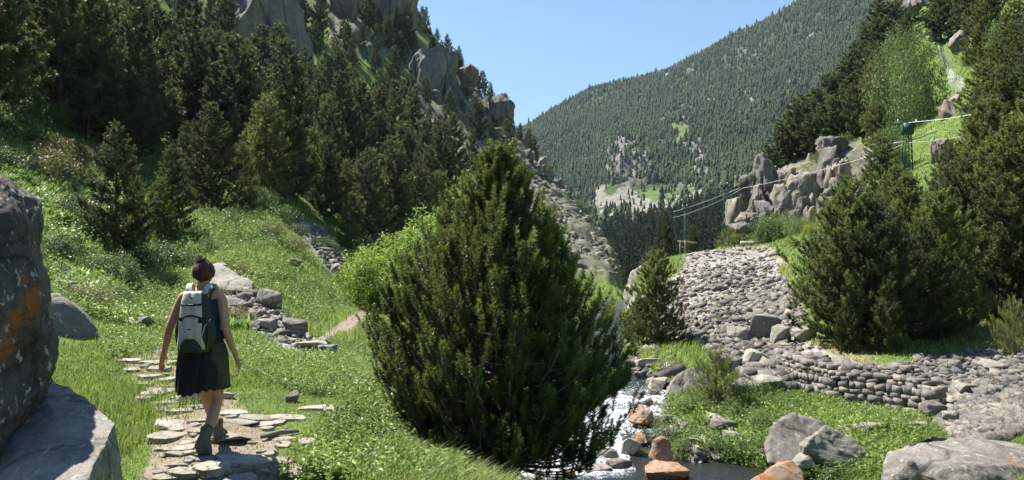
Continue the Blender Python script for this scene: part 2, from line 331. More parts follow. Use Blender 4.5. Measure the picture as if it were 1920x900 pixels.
# stream bed: centre (x) and half width by distance
ST_Y = np.array([5, 9, 11, 11.9, 12.5, 13.3, 15, 16.5, 18, 20, 25, 32, 45, 60.])
ST_X = np.array([1.7, 1.9, 1.9, 1.85, 1.15, 1.6, 2.25, 2.65, 2.75, 2.4, 2.6, 3.6, 5.6, 8.5])
ST_W = np.array([1.3, 1.7, 1.75, 1.6, 1.05, .75, .48, .45, .42, .5, .7, .8, 1.0, 1.2])
def water_z(Y): return np.interp(Y, [5, 12.6, 13.4, 14.6, 15.4, 17, 20, 30, 60], [-1.66, -1.65, -1.57, -1.46, -1.40, -1.36, -1.42, -1.9, -2.8])
ROCKPOLY = [
 [(430, -60), (540, -60), (565, 120), (610, 260), (575, 310), (470, 210), (395, 150)],
 [(600, -60), (790, -60), (775, 110), (620, 100)],
 [(740, 100), (860, 110), (960, 215), (1000, 280), (930, 300), (860, 300), (800, 260)],
 [(930, 255), (1000, 280), (1100, 385), (1175, 470), (1160, 540), (1040, 500), (950, 400)],
 [(1370, 330), (1440, 290), (1540, 250), (1640, 270), (1600, 420), (1540, 450), (1440, 440), (1370, 420)],
]
def masks(X, Y, Zv):
    """dirt / gravel / rock weights of the ground, from where it lies"""
    px, py = proj(X, Y, Zv)
    nz = fbm(X * .5, Y * .5, 0, 3, 71) ; nf = fbm(X * 2.2, Y * 2.2, 0, 3, 72)
    jx, jy = px + nz * 14 + nf * 5, py + nf * 10
    path = (nf > -.42) & inpoly(jx + nf * 22, jy, [(225, 678), (300, 655), (345, 665), (350, 715), (440, 740), (450, 775), (500, 805), (530, 860), (520, 930), (270, 930), (285, 800), (295, 745), (245, 715)]) & (Y < 13.5)
    path |= inpoly(px + nf * 2, py, [(560, 648), (600, 632), (640, 604), (680, 578), (690, 590), (655, 622), (615, 642), (580, 656)]) & (Y > 14) & (Y < 40)
    scree = inpoly(jx, jy, [(1285, 470), (1450, 462), (1465, 520), (1500, 560), (1510, 640), (1560, 668), (1640, 690), (1800, 665), (1930, 640), (1960, 860), (1840, 850), (1760, 800), (1740, 765), (1600, 735), (1480, 715), (1440, 735), (1380, 700), (1300, 640), (1250, 640), (1180, 640), (1180, 560), (1270, 520)]) & (Y > 11.2) & (Y < 50)
    scree |= inpoly(jx, jy, [(400, 500), (470, 540), (540, 600), (600, 640), (600, 665), (540, 660), (440, 600), (395, 540)]) & (Y > 13) & (Y < 24)
    scree |= inpoly(jx, jy, [(545, 415), (600, 420), (650, 500), (665, 545), (610, 500), (560, 450)]) & (Y > 25) & (Y < 60)
    rock = np.zeros(px.shape, bool)
    for pl in ROCKPOLY: rock |= inpoly(px + nz * 20, py + nf * 14, pl) & (Y > 53)
    return path, scree, rock
def H(x, y, detail=True):
    x, y = np.asarray(x, float), np.asarray(y, float); Y = np.maximum(y, .5); px = 960 + x / Y * F
    z = CAM_Z + (450 - rows(px, Y)) / F * Y
    cx, w = np.interp(Y, ST_Y, ST_X), np.interp(Y, ST_Y, ST_W)
    d = np.abs(x - cx) / w
    k = np.clip(1.5 - d, 0, 1); k = k * k * (3 - 2 * k) * np.clip((60 - Y) / 10, 0, 1) * (Y > 8)
    z = z * (1 - k) + np.minimum(z, water_z(Y) - .22) * k
    if detail:
        amp = np.clip((Y - 12) / 60, 0, 1)
        z = z + .035 * fbm(x * 1.7, y * 1.7, 0, 3, 3) + amp * 1.0 * fbm(x * .16, y * .16, 0, 4, 4) + np.clip((Y - 16) / 10, 0, 1) * .14 * fbm(x * .8, y * .8, 0, 3, 5)
    return z

def HW(x, y):
    """ground, or the water where the stream covers it"""
    z = H(x, y); w = (np.abs(x - np.interp(y, ST_Y, ST_X)) < 1.4 * np.interp(y, ST_Y, ST_W)) & (y < 60)
    return np.where(w, np.maximum(z, water_z(y) - .03), z)

m = N('ground')
p = m.pos(); n1 = m.noise(.9, 5, .6, p); n2 = m.noise(9, 5, .7, p); n3 = m.noise(60, 3, .7, p)
grass = m.mix(m.ramp(n1, [(.38, 0), (.62, 1)]), (0.070, 0.125, 0.022), (0.120, 0.190, 0.036))
grass = m.mix(m.ramp(n2, [(.45, 0), (.7, .8)]), grass, (0.150, 0.170, 0.060))
grass = m.mix(m.ramp(n3, [(.38, .6), (.5, 0)]), grass, (0.045, 0.05, 0.02))
dirt = m.mix(n2, (0.17, 0.13, 0.10), (0.33, 0.27, 0.21)); dirt = m.mix(m.ramp(n3, [(.35, .6), (.5, 0)]), dirt, (0.12, 0.09, 0.07))
vo = m.n("ShaderNodeTexVoronoi"); vo.inputs['Scale'].default_value = 9; m.set(vo.inputs['Vector'], p)
grav = m.mix(m.ramp(vo.outputs['Color'], [(.2, 0), (.8, 1)]), (0.17, 0.155, 0.14), (0.36, 0.335, 0.31)); grav = m.mix(m.ramp(n3, [(.35, .5), (.5, 0)]), grav, (0.11, 0.10, 0.09))
mp = m.n("ShaderNodeMapping"); m.set(mp.inputs[0], p); mp.inputs['Scale'].default_value = (.35, .35, .12)
rk = m.noise(1.0, 7, .7, mp.outputs[0], .8)
rock = m.mix(m.ramp(m.noise(1.3, 6, .75, p), [(.42, 0), (.6, 1)]), m.ramp(rk, [(.3, (0.07, 0.068, 0.06)), (.5, (0.16, 0.15, 0.13)), (.7, (0.30, 0.28, 0.245))]), (0.085, 0.10, 0.04))
grass = m.mix(m.attr('dry'), grass, m.mix(n2, (0.16, 0.13, 0.06), (0.30, 0.25, 0.15))); c = m.mix(m.attr('rock'), grass, rock); c = m.mix(m.attr('gravel'), c, grav); c = m.mix(m.attr('path'), c, dirt)
c = m.mix(m.attr('wet'), c, (0.06, 0.052, 0.042))
hh = m.math('ADD', m.math('MULTIPLY', n2, .6), m.math('MULTIPLY', n3, .3))
M['ground'] = m.done(m.bsdf(c, .95, hh, .7, .06, spec=.15))

def sheet(name, pxs, Ys, zf, mat, extra=None):
    U, L = np.meshgrid((np.asarray(pxs) - 960) / F, Ys, indexing='ij'); X = U * L; Yv = L
    Zv = zf(X, Yv)
    V = np.stack([X, Yv, Zv], -1).reshape(-1, 3)
    a, b = U.shape; i = np.arange(a * b).reshape(a, b)
    Q = np.stack([i[:-1, :-1], i[1:, :-1], i[1:, 1:], i[:-1, 1:]], -1).reshape(-1, 4)
    at = extra(X, Yv, Zv) if extra else None
    me = mesh_np(name, V, None, Q, mat, True, at)
    o = link(name, me); o['kind'] = 'structure'; return o
def gz(x, y):
    z = H(x, y)
    path, scree, rock = masks(x, y, z)
    r = rock.astype(float)
    z = z + r * (np.abs(fbm(x * .22, y * .22, z * .1, 4, 9)) * 3.0 + fbm(x * .9, y * .9, z * .3, 3, 10) * .6) * np.clip((y - 50) / 60, 0, 1)
    return z
DRY = [(1500, 630), (1600, 620), (1780, 600), (1960, 590), (1960, 690), (1800, 680), (1640, 700), (1480, 680), (1440, 640), (1460, 560), (1440, 450), (1280, 455), (1285, 478), (1480, 478), (1500, 560)]
def gattr(x, y, z):
    path, scree, rock = masks(x, y, z)
    wz = water_z(y); wet = ((z < wz + .05) & (y < 60) & (np.abs(x - np.interp(y, ST_Y, ST_X)) < 1.35 * np.interp(y, ST_Y, ST_W))).astype(float)
    nz = fbm(x * .3, y * .3, 0, 4, 21)
    rk = rock | ((nz > .30) & (y > 60) & (x < 5))
    def soft(a):
        a = a.astype(float)
        for ax in (0, 1): a = (np.roll(a, 1, ax) + a * 2 + np.roll(a, -1, ax)) / 4
        return a.reshape(-1)
    px_, py_ = proj(x, y, z); dry = inpoly(px_, py_, DRY) & (y > 14) & (y < 48) & (nz > -.25)
    return {'dry': soft(dry) * .8, 'path': soft(path), 'gravel': soft(scree), 'rock': soft(rk), 'wet': soft(wet > .5)}
pxs = np.concatenate([np.arange(-2600, -60, 40.), np.arange(-60, 1981, 3.), np.arange(2000, 4201, 40.)])
Ys = np.exp(np.linspace(math.log(.5), math.log(410), 760))
ground = sheet('ground', pxs, Ys, gz, M['ground'], gattr)

# far valley and the wooded mountain across it
FC = {
 400: [(230, 620), (450, 500), (700, 400), (1000, 200), (1500, 120), (2300, 300)],
 800: [(230, 600), (450, 500), (600, 430), (700, 400), (1000, 320), (1180, 290), (1500, 330), (2300, 430)],
 980: [(230, 560), (450, 470), (600, 415), (700, 380), (900, 300), (1150, 243), (1350, 262), (1700, 320), (2300, 420)],
 1040: [(230, 560), (450, 460), (600, 410), (700, 375), (900, 275), (1130, 206), (1350, 230), (2300, 400)],
 1100: [(230, 560), (430, 450), (560, 405), (660, 372), (850, 265), (1100, 173), (1350, 200), (2300, 380)],
 1160: [(230, 555), (400, 440), (520, 395), (600, 365), (650, 290), (850, 230), (1080, 156), (1300, 180), (2300, 360)],
 1250: [(230, 540), (300, 480), (400, 425), (520, 375), (600, 345), (660, 290), (850, 215), (1050, 133), (1300, 160), (2300, 340)],
 1320: [(230, 520), (300, 460), (400, 405), (480, 365), (560, 345), (660, 280), (850, 180), (1020, 100), (1250, 130), (2300, 300)],
 1380: [(230, 510), (300, 450), (400, 395), (470, 352), (520, 350), (640, 270), (850, 150), (1000, 65), (1250, 100), (2300, 280)],
 1480: [(230, 500), (300, 440), (400, 385), (500, 340), (640, 240), (800, 120), (960, 14), (1250, 60), (2300, 240)],
 1600: [(230, 480), (300, 420), (400, 360), (500, 300), (640, 190), (800, 60), (960, -40), (1250, 0), (2300, 200)],
 1700: [(230, 470), (300, 400), (400, 340), (500, 280), (640, 160), (800, 20), (960, -78), (1250, -60), (2300, 160)],
 2200: [(230, 400), (300, 320), (400, 240), (500, 180), (640, 60), (800, -100), (960, -200), (1250, -160), (2300, 60)],
}
fk = sorted(FC); FL = np.linspace(math.log(230), math.log(2300), 300); FU = np.arange(400, 2201, 10.)
fp = np.stack([np.interp(FL, [math.log(a) for a, b in FC[k]], [b for a, b in FC[k]]) for k in fk])
ft = np.stack([np.interp(FU, fk, fp[:, j]) for j in range(300)], 1)
ft = np.stack([np.convolve(np.pad(ft[:, j], 2, mode='edge'), k2, 'valid') for j in range(300)], 1)
def HF(x, y):
    Y = np.maximum(y, 231.); px = 960 + x / Y * F
    a = np.clip((px - 400) / 10., 0, len(FU) - 1.001); b = np.clip((np.log(Y) - FL[0]) / (FL[-1] - FL[0]) * 299, 0, 298.99)
    i, j = a.astype(int), b.astype(int); fa, fb = a - i, b - j
    r = (ft[i, j] * (1 - fa) + ft[i + 1, j] * fa) * (1 - fb) + (ft[i, j + 1] * (1 - fa) + ft[i + 1, j + 1] * fa) * fb
    z = CAM_Z + (450 - r) / F * Y
    return z + 7 * fbm(x * .010, y * .010, 0, 4, 31) * np.clip((y - 350) / 300, 0, 1) + 2.0 * fbm(x * .05, y * .05, 0, 3, 32)
def fmask(x, y, z):
    px, py = proj(x, y, z); n = fbm(x * .03, y * .03, 0, 3, 41); n2 = fbm(x * .1, y * .1, 0, 2, 42)
    jx, jy = px + n * 22 + n2 * 8, py + n * 14 + n2 * 6
    rock = inpoly(jx, jy, [(1135, 262), (1160, 245), (1205, 262), (1225, 300), (1215, 350), (1165, 345), (1125, 320)])
    rock |= inpoly(jx, jy, [(1268, 195), (1292, 190), (1300, 250), (1275, 235)])
    rock |= inpoly(jx, jy, [(1300, 270), (1345, 245), (1330, 300), (1310, 340), (1290, 320)])
    rock |= inpoly(jx, jy, [(1395, 170), (1420, 168), (1425, 205), (1405, 195)])
    rock |= inpoly(jx, jy, [(1425, 250), (1465, 260), (1450, 290), (1430, 275)])
    rock |= inpoly(jx, jy, [(1300, 322), (1330, 318), (1330, 348), (1300, 345)])
    rock |= (fbm(x * .06, y * .06, 0, 3, 45) > .46) & (px > 1230) & (py > 60)
    rock &= fbm(x * .07, y * .07, 0, 3, 46) > -.30
    scree = (fbm(x * .05, y * .05, 0, 3, 47) > -.15) & inpoly(jx, jy, [(1120, 350), (1180, 345), (1240, 358), (1300, 340), (1340, 350), (1280, 380), (1200, 412), (1150, 425), (1110, 400)])
    mead = inpoly(jx, jy, [(1262, 232), (1288, 238), (1286, 290), (1270, 285)]) | (inpoly(px, py, [(1330, 346), (1400, 346), (1400, 362), (1325, 360)]))
    mead |= inpoly(jx, jy, [(1200, 360), (1290, 345), (1300, 356), (1220, 375)])
    return rock, scree, mead
m = N('far_ground'); p = m.pos()
mp = m.n("ShaderNodeMapping"); m.set(mp.inputs[0], p); mp.inputs['Scale'].default_value = (.06, .06, .02)
n1 = m.noise(1.5, 6, .7, mp.outputs[0], .6); n2 = m.noise(.12, 5, .7, p)
gr = m.mix(n2, (0.030, 0.046, 0.018), (0.065, 0.088, 0.032)); ro = m.ramp(n1, [(.36, (0.05, 0.05, 0.048)), (.5, (0.13, 0.122, 0.11)), (.68, (0.25, 0.235, 0.21))])  # grass colour darkened to stand for the shade among the far trees
sc = m.ramp(m.noise(.35, 4, .7, p), [(.35, (0.10, 0.10, 0.08)), (.65, (0.25, 0.235, 0.20))])
c = m.mix(m.attr('rock'), gr, ro); c = m.mix(m.attr('scree'), c, sc); c = m.mix(m.attr('mead'), c, (0.080, 0.125, 0.032))
M['far_ground'] = m.done(m.bsdf(c, .95, n1, .5, 2.0, spec=.1))
def fz(x, y):
    z = HF(x, y); r, s, g = fmask(x, y, z)
    return z + r * (np.abs(fbm(x * .06, y * .02, 0, 4, 51)) * 16 - 2) + s * fbm(x * .2, y * .2, 0, 2, 52) * .8
def fa_(x, y, z):
    r, s, g = fmask(x, y, z); f = lambda a: a.astype(float).reshape(-1)
    return {'rock': f(r), 'scree': f(s), 'mead': f(g)}
mountain = sheet('mountain', np.concatenate([np.arange(400, 960, 20.), np.arange(960, 1740, 2.), np.arange(1740, 2201, 20.)]), np.exp(np.linspace(math.log(240), math.log(2200), 420)), fz, M['far_ground'], fa_)

# ------------------------------------------------------------------ stream water (one sheet that follows its bed)
m = N('water'); p = m.pos()
mp = m.n("ShaderNodeMapping"); m.set(mp.inputs[0], p); mp.inputs['Scale'].default_value = (1.6, .8, 1.0)
w1 = m.noise(5, 5, .65, mp.outputs[0], 1.0); w2 = m.noise(22, 3, .6, p, .5)
fo = m.math('ADD', m.attr('foam'), m.math('MULTIPLY_ADD', m.noise(6.5, 6, .75, mp.outputs[0], 1.5), 1.35, -.66))
c = m.mix(m.ramp(fo, [(.42, 0), (.78, 1)]), (0.020, 0.022, 0.018), (0.66, 0.70, 0.73))
rg = m.math('MULTIPLY_ADD', m.ramp(fo, [(.42, 0), (.7, 1)]), .5, .06)
M['water'] = m.done(m.bsdf(c, rg, m.math('ADD', w1, m.math('MULTIPLY', w2, .35)), .55, .09, spec=.5))
def water_sheet():
    Ys = np.concatenate([np.linspace(5, 18, 260), np.linspace(18.1, 60, 100)]); S = np.linspace(-1.45, 1.45, 90)
    Yg, Sg = np.meshgrid(Ys, S, indexing='ij'); X = np.interp(Yg, ST_Y, ST_X) + Sg * np.interp(Yg, ST_Y, ST_W)
    px = 960 + X / Yg * F
    rap = np.exp(-((Yg - 14.6) / 1.7) ** 2) + 1.15 * np.exp(-((Yg - 12.6) / .9) ** 2) * (X < 1.85) + .6 * np.exp(-((Yg - 11.8) / .6) ** 2) * np.clip((1.9 - X) * 1.4, 0, 1) + .5 * (Yg > 15.5)
    Zv = water_z(Yg) + (.015 + .035 * np.clip(rap, 0, 1)) * fbm(X * 3, Yg * 3, 0, 4, 61) + .03 * np.clip(rap, 0, 1) * np.abs(fbm(X * 9, Yg * 9, 0, 2, 62))
    V = np.stack([X, Yg, Zv], -1).reshape(-1, 3); a, b = X.shape; i = np.arange(a * b).reshape(a, b)
    Q = np.stack([i[:-1, :-1], i[:-1, 1:], i[1:, 1:], i[1:, :-1]], -1).reshape(-1, 4)
    o = link('stream_water', mesh_np('stream_water', V, None, Q, M['water'], True, {'foam': np.clip(rap, 0, 1).reshape(-1) * .62}))
    o['kind'] = 'structure'
water_sheet()

# ------------------------------------------------------------------ rocks
_ico = {}
def ico(sub):
    if sub not in _ico:
        bm = bmesh.new(); bmesh.ops.create_icosphere(bm, subdivisions=sub, radius=1.0)
        _ico[sub] = (np.array([v.co[:] for v in bm.verts]), np.array([[v.index for v in f.verts] for f in bm.faces])); bm.free()
    return _ico[sub]
def rock_VT(seed, sub=3, cuts=14, dims=(1, .8, .6), rough=.06, lo=.5, hi=.85):
    """angular stone: convex hull of a few random points, split finer and roughened when it is large"""
    r = np.random.default_rng(seed); n = max(9, cuts)
    v = r.normal(size=(n, 3)); v /= np.abs(v).max(1)[:, None] ** .9 * np.linalg.norm(v, axis=1)[:, None] ** .1; v *= r.uniform(.78, 1.0, (n, 1))
    if sub <= 2:
        c = np.array([(x, y, z) for x in (-1, 1) for y in (-1, 1) for z in (-1, 1)], float) * r.uniform(.62, 1.0, (8, 3)); v = np.concatenate([c, v[:3] * .95]); v[:, 0] += v[:, 1] * r.uniform(-.4, .4)
        bm = bmesh.new()
        for q in v: bm.verts.new(q)
        bmesh.ops.convex_hull(bm, input=bm.verts)
        bmesh.ops.delete(bm, geom=[w for w in bm.verts if not w.link_faces], context='VERTS')
        bmesh.ops.triangulate(bm, faces=bm.faces); bm.verts.index_update()
        V = np.array([w.co[:] for w in bm.verts]); T = np.array([[w.index for w in f.verts] for f in bm.faces]); bm.free()
    else:
        V, T = hull_VT(v, sub - 1 if sub < 5 else 4, rough, seed % 97, .03, 1.7)
    V = V - (V.max(0) + V.min(0)) / 2
    V /= np.abs(V).max(0)
    return V * np.array(dims) * .5, T
def stone_mesh(name, seed, mat, **k):
    V, T = rock_VT(seed, **k); return mesh_np(name, V, T, None, mat, False, {'tint': np.full(len(V), .5)})
def hull_VT(pts, n=4, rough=.05, seed=1, rnd=.25, freq=1.6):
    bm = bmesh.new()
    for q in pts: bm.verts.new(q)
    r = bmesh.ops.convex_hull(bm, input=bm.verts)
    bmesh.ops.delete(bm, geom=[v for v in bm.verts if not v.link_faces], context='VERTS')
    bmesh.ops.triangulate(bm, faces=bm.faces)
    for k in range(n):
        bmesh.ops.subdivide_edges(bm, edges=[e for e in bm.edges], cuts=1, use_grid_fill=True)
        if k < 2 and rnd > 0: bmesh.ops.smooth_vert(bm, verts=bm.verts, factor=rnd, use_axis_x=True, use_axis_y=True, use_axis_z=True)
    bmesh.ops.triangulate(bm, faces=bm.faces); bm.normal_update()
    bm.verts.index_update()
    V = np.array([v.co[:] for v in bm.verts]); Nn = np.array([v.normal[:] for v in bm.verts]); T = np.array([[v.index for v in f.verts] for f in bm.faces]); bm.free()
    d = rough * (.35 * fbm(V[:, 0] * freq * 5, V[:, 1] * freq * 5, V[:, 2] * freq * 5, 3, seed + 9) + fbm(V[:, 0] * freq, V[:, 1] * freq, V[:, 2] * freq, 5, seed) + .6 * np.round(2.5 * vnoise(V[:, 0] * freq * 1.4, V[:, 1] * freq * 1.4, V[:, 2] * freq * 2.2, seed + 5)) / 2.5)
    return V + Nn * d[:, None], T
def hull_rock(name, pts, mat, label, group=None, cat='boulder', **k):
    pts = [P(*q) if len(q) == 3 else Vector(q) for q in pts]
    V, T = hull_VT(pts, **k); c = V.mean(0); c[2] = V[:, 2].min()
    o = link(name, mesh_np(name, V - c, T, None, M[mat], False, {'tint': np.full(len(V), .5)}), loc=tuple(c))
    return tag(o, label, cat, group)

def ray(px, py, y0=4.0, y1=400.0):
    """where the line of sight through a pixel first meets the ground"""
    Y = np.exp(np.linspace(math.log(y0), math.log(y1), 600)); X = (px - 960) / F * Y
    z = HW(X, Y); zr = CAM_Z + (450 - py) / F * Y
    k = np.nonzero(z >= zr)[0]
    if not len(k): return None
    return Vector((X[k[0]], Y[k[0]], z[k[0]]))
STONE = {}
for mn in ('rock', 'rock_lichen', 'rock_path', 'rock_scree', 'rock_orange'):
    STONE[mn] = [stone_mesh('boulder', 100 + 7 * i + len(mn), M[mn], sub=4, cuts=16, dims=(1, .85, .7), rough=.06, lo=.45, hi=.8) for i in range(6)]
def slab_mesh(seed):
    r = np.random.default_rng(seed); n = r.integers(6, 9); pts = []
    for k in range(n):
        a = 2 * math.pi * (k + r.uniform(-.3, .3)) / n; q = r.uniform(.82, 1.05)
        pts.append((math.cos(a) * q, math.sin(a) * q, .5 + r.uniform(-.12, .05))); pts.append((math.cos(a) * q * 1.03, math.sin(a) * q * 1.03, -.7))
    V, T = hull_VT([(x, y, z * .5) for x, y, z in pts], 4, .035, seed % 90, .05, 2.2)
    V = V - (V.max(0) + V.min(0)) / 2; V /= np.abs(V).max(0)
    return mesh_np('path_stone', V * np.array([.5, .375, .15]), T, None, M['rock_path'], False, {'tint': np.full(len(V), .5)})
SLAB = [slab_mesh(300 + i) for i in range(8)]
SMALL = [stone_mesh('stone', 400 + i, M['rock_scree'], sub=2, cuts=9, dims=(1, .75, .5), rough=.05, lo=.4, hi=.75) for i in range(14)]
def put_rock(name, kindm, px, py, w, h, label, group=None, cat='boulder', i=0, y0=4.0, sink=.18, tilt=.15, rz=None, depth=.85, Y=None):
    """a boulder w by h pixels of the photo, its foot at (px, py)"""
    p_ = ray(px, py, y0) if Y is None else Vector(((px - 960) / F * Y, Y, float(H((px - 960) / F * Y, Y))))
    if p_ is None: return None
    s = p_.y / F; me = (SLAB if kindm == 'slab' else STONE[kindm])[i % (8 if kindm == 'slab' else 6)]
    o = link(name, me); W, Hh = w * s, h * s
    hz = .30 if kindm == 'slab' else .7
    o.scale = (W, W * depth / (.75 if kindm == 'slab' else .85), Hh * (1 + sink) / hz)
    o.location = (p_.x, p_.y + (0 if kindm == 'slab' else W * .3), p_.z + Hh * (.5 - sink * .5)); o.rotation_euler = (R.uniform(-tilt, tilt), R.uniform(-tilt, tilt), R.uniform(-.5, .5) if rz is None else rz)
    return tag(o, label, cat, group)

# ------------------------------------------------------------------ plant builders
def nrm(a): return a / (np.linalg.norm(a, axis=-1, keepdims=True) + 1e-9)
def needles(g, B, D, L, K, nlen, nwid, tint, r, spread=1.0, t0=.05, tipt=.25):
    """bottle-brush shoots: K needle triangles round each shoot"""
    S = len(B); t = np.sort(r.uniform(t0, 1.0, (S, K)), 1); ang = r.uniform(0, 2 * np.pi, (S, K))
    a = nrm(np.cross(D, r.normal(size=(S, 3)))); b = np.cross(D, a)
    rad = np.cos(ang)[..., None] * a[:, None] + np.sin(ang)[..., None] * b[:, None]
    root = B[:, None] + D[:, None] * (L[:, None] * t)[..., None]
    dr = nrm(D[:, None] * r.uniform(.35, .85, (S, K))[..., None] + rad * spread * (1.15 - .75 * t ** 2)[..., None])
    ln = nlen * r.uniform(.75, 1.2, (S, K)) * (1 - .25 * t)
    tip = root + dr * ln[..., None]
    w = nrm(np.cross(dr, r.normal(size=(S, K, 3)))) * nwid
    V = np.stack([root - w, root + w, tip], 2).reshape(-1, 3)
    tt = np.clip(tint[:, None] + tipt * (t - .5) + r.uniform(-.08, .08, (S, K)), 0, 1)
    g.add(V, np.arange(len(V)).reshape(-1, 3), None, np.repeat(tt.reshape(-1), 3))
def leaves(g, C, rad, K, size, tint, r, flat=.0, tmask=None, fold=True):
    """K leaf quads spread round each cluster centre"""
    S = len(C); o = nrm(r.normal(size=(S, K, 3))) * (r.uniform(.2, 1, (S, K)) ** .6)[..., None] * np.asarray(rad).reshape(-1, 1, 1)
    c = C[:, None] + o; up = nrm(nrm(o) * .5 + r.normal(size=(S, K, 3)) * .6 + np.array([0, 0, .8 + flat]))
    d = nrm(np.cross(up, r.normal(size=(S, K, 3)))); s2 = np.cross(up, d); z = size * r.uniform(.6, 1.25, (S, K))[..., None]
    V = np.stack([c - d * z, c - s2 * z * .42 + up * z * .12, c + d * z - up * z * .2, c + s2 * z * .42 + up * z * .12], 2).reshape(-1, 3)
    tt = np.clip(np.asarray(tint).reshape(-1, 1) + r.uniform(-.14, .14, (S, K)), 0, 1)
    g.add(V, None, np.arange(len(V)).reshape(-1, 4), np.repeat(tt.reshape(-1), 4))
def limb_path(s, e, r, up=.25, n=5):
    s, e = np.array(s), np.array(e); t = np.linspace(0, 1, n)[:, None]
    hz = (e - s) * np.array([1, 1, 0]); mid = s + hz * .6 + np.array([0, 0, (e - s)[2] * .35 - up * np.linalg.norm(hz) * .3]) + r.normal(size=3) * .03 * np.linalg.norm(e - s)
    return (1 - t) ** 2 * s + 2 * t * (1 - t) * mid + t ** 2 * e
def pine(seed, Ht, radius, prof, nl, per_m, K, nlen, nwid, sl, mat='needle', tr=.012, upw=1.0, z0=.10, rise=.35, ragged=.25, limb_tubes=True, nlimb_seg=5, lean=0.0, tintb=.35, clump=.5, fill=1.0):
    r = np.random.default_rng(seed); g = Geo(); tk = Geo()
    nseg = 8; tp = [(lean * (k / nseg) ** 2 + r.normal() * .006 * Ht, r.normal() * .006 * Ht, Ht * .97 * k / nseg - (.3 if k == 0 else 0)) for k in range(nseg + 1)]
    tk.tube(tp, [Ht * tr * (1 - .9 * k / nseg) + .008 for k in range(nseg + 1)], 7)
    tp = np.array(tp)
    B, D, L, Tn = [], [], [], []
    for i in range(nl):
        f = ((i + r.uniform(0, 1)) / nl) ** .92; h = z0 + (1 - z0) * f
        rr = radius * np.interp(h, *zip(*prof)) * r.uniform(1 - ragged, 1 + ragged * .4)
        rr *= 1 + .22 * vnoise(np.array([math.cos(i * 2.39996) * 1.5 + seed]), np.array([math.sin(i * 2.39996) * 1.5]), np.array([h * 5.0]), seed)[0]
        az = i * 2.39996 + r.uniform(-.5, .5)
        drop = rr * rise * r.uniform(.6, 1.4)
        hz = max(.02, h * Ht - drop) / Ht
        s = np.array([np.interp(hz * Ht, tp[:, 2], tp[:, 0]), np.interp(hz * Ht, tp[:, 2], tp[:, 1]), hz * Ht])
        e = np.array([s[0] + math.cos(az) * rr, s[1] + math.sin(az) * rr, min(h * Ht, Ht)])
        path = limb_path(s, e, r, .5, nlimb_seg)
        ll = np.linalg.norm(e - s)
        if limb_tubes and ll > .1: tk.tube(path, [max(.004, Ht * tr * .30 * (1 - .8 * q / (nlimb_seg - 1)) * min(1, ll)) for q in range(nlimb_seg)], 4, cap=False)
        n = max(2, int(per_m * ll * r.uniform(.8, 1.2)))
        lt = np.clip(tintb + clump * r.normal() * .35, 0, .85)
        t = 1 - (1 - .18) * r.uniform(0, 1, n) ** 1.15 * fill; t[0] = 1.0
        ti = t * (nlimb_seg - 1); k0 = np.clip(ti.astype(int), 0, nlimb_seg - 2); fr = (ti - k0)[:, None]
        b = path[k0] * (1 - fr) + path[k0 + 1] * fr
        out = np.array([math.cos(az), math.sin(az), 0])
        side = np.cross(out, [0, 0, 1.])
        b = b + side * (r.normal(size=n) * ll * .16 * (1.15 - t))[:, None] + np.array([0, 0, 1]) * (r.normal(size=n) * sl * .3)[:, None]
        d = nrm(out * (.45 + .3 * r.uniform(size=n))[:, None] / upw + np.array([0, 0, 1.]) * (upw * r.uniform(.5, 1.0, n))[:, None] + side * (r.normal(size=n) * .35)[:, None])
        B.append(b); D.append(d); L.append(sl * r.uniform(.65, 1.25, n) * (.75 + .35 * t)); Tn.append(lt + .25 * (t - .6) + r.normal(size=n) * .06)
    B.append(np.array([[tp[-1][0], tp[-1][1], Ht * .96]])); D.append(np.array([[0, 0, 1.]])); L.append(np.array([sl * 1.3])); Tn.append(np.array([.6]))
    B, D, L, Tn = map(np.concatenate, (B, D, L, Tn))
    needles(g, B, D, L, K, nlen, nwid, np.clip(Tn, 0, 1), r)
    return tk.mesh('trunk', M['bark']), g.mesh('crown', M[mat])
CONE = [(0, .35), (.12, .85), (.22, 1.0), (.4, .88), (.6, .66), (.8, .38), (.92, .2), (1, .04)]
FULL = [(0, .45), (.15, .95), (.3, 1.0), (.5, .95), (.7, .76), (.85, .5), (.95, .25), (1, .08)]
def place_tree(name, pair, loc, rz, s, label, cat, group, sz=None):
    t = empty(name, loc, rz, s)
    if sz: t.scale = (s, s, s * sz)
    for nm, me in zip(('trunk', 'crown'), pair):
        if me: link(nm, me, t)
    return tag(t, label, cat, group)
def bush(seed, w, h, ncl, K, leaf, mat, rad=.14, dome=.5, tintb=.4, stems=9, lobes=4, stem_mat='bark'):
    r = np.random.default_rng(seed); g = Geo(); tk = Geo()
    lb = [(r.normal() * w * .2, r.normal() * w * .2, r.uniform(.55, 1.0), r.uniform(.5, .75)) for _ in range(lobes)]
    C, Tn = [], []
    for i in range(ncl):
        x, y, hh, sc = lb[r.integers(lobes)]; v = nrm(r.normal(size=3)); v[2] = abs(v[2])
        q = r.uniform(.45, 1) ** .5
        C.append([x + v[0] * w * .5 * sc * q, y + v[1] * w * .5 * sc * q, v[2] * h * hh * q * .95 + .02]); Tn.append(tintb + .35 * r.normal() * .5)
    C = np.array(C)
    leaves(g, C, rad, K, leaf, np.clip(Tn, .05, .9), r)
    for k in range(stems):
        q = C[r.integers(len(C))]; tk.tube([(q[0] * .1, q[1] * .1, -.1), tuple(q * [.5, .5, .55]), tuple(q)], [.012 + .01 * h, .010, .005], 4, cap=False)
    return tk.mesh('stem', M[stem_mat]), g.mesh('foliage', M[mat])
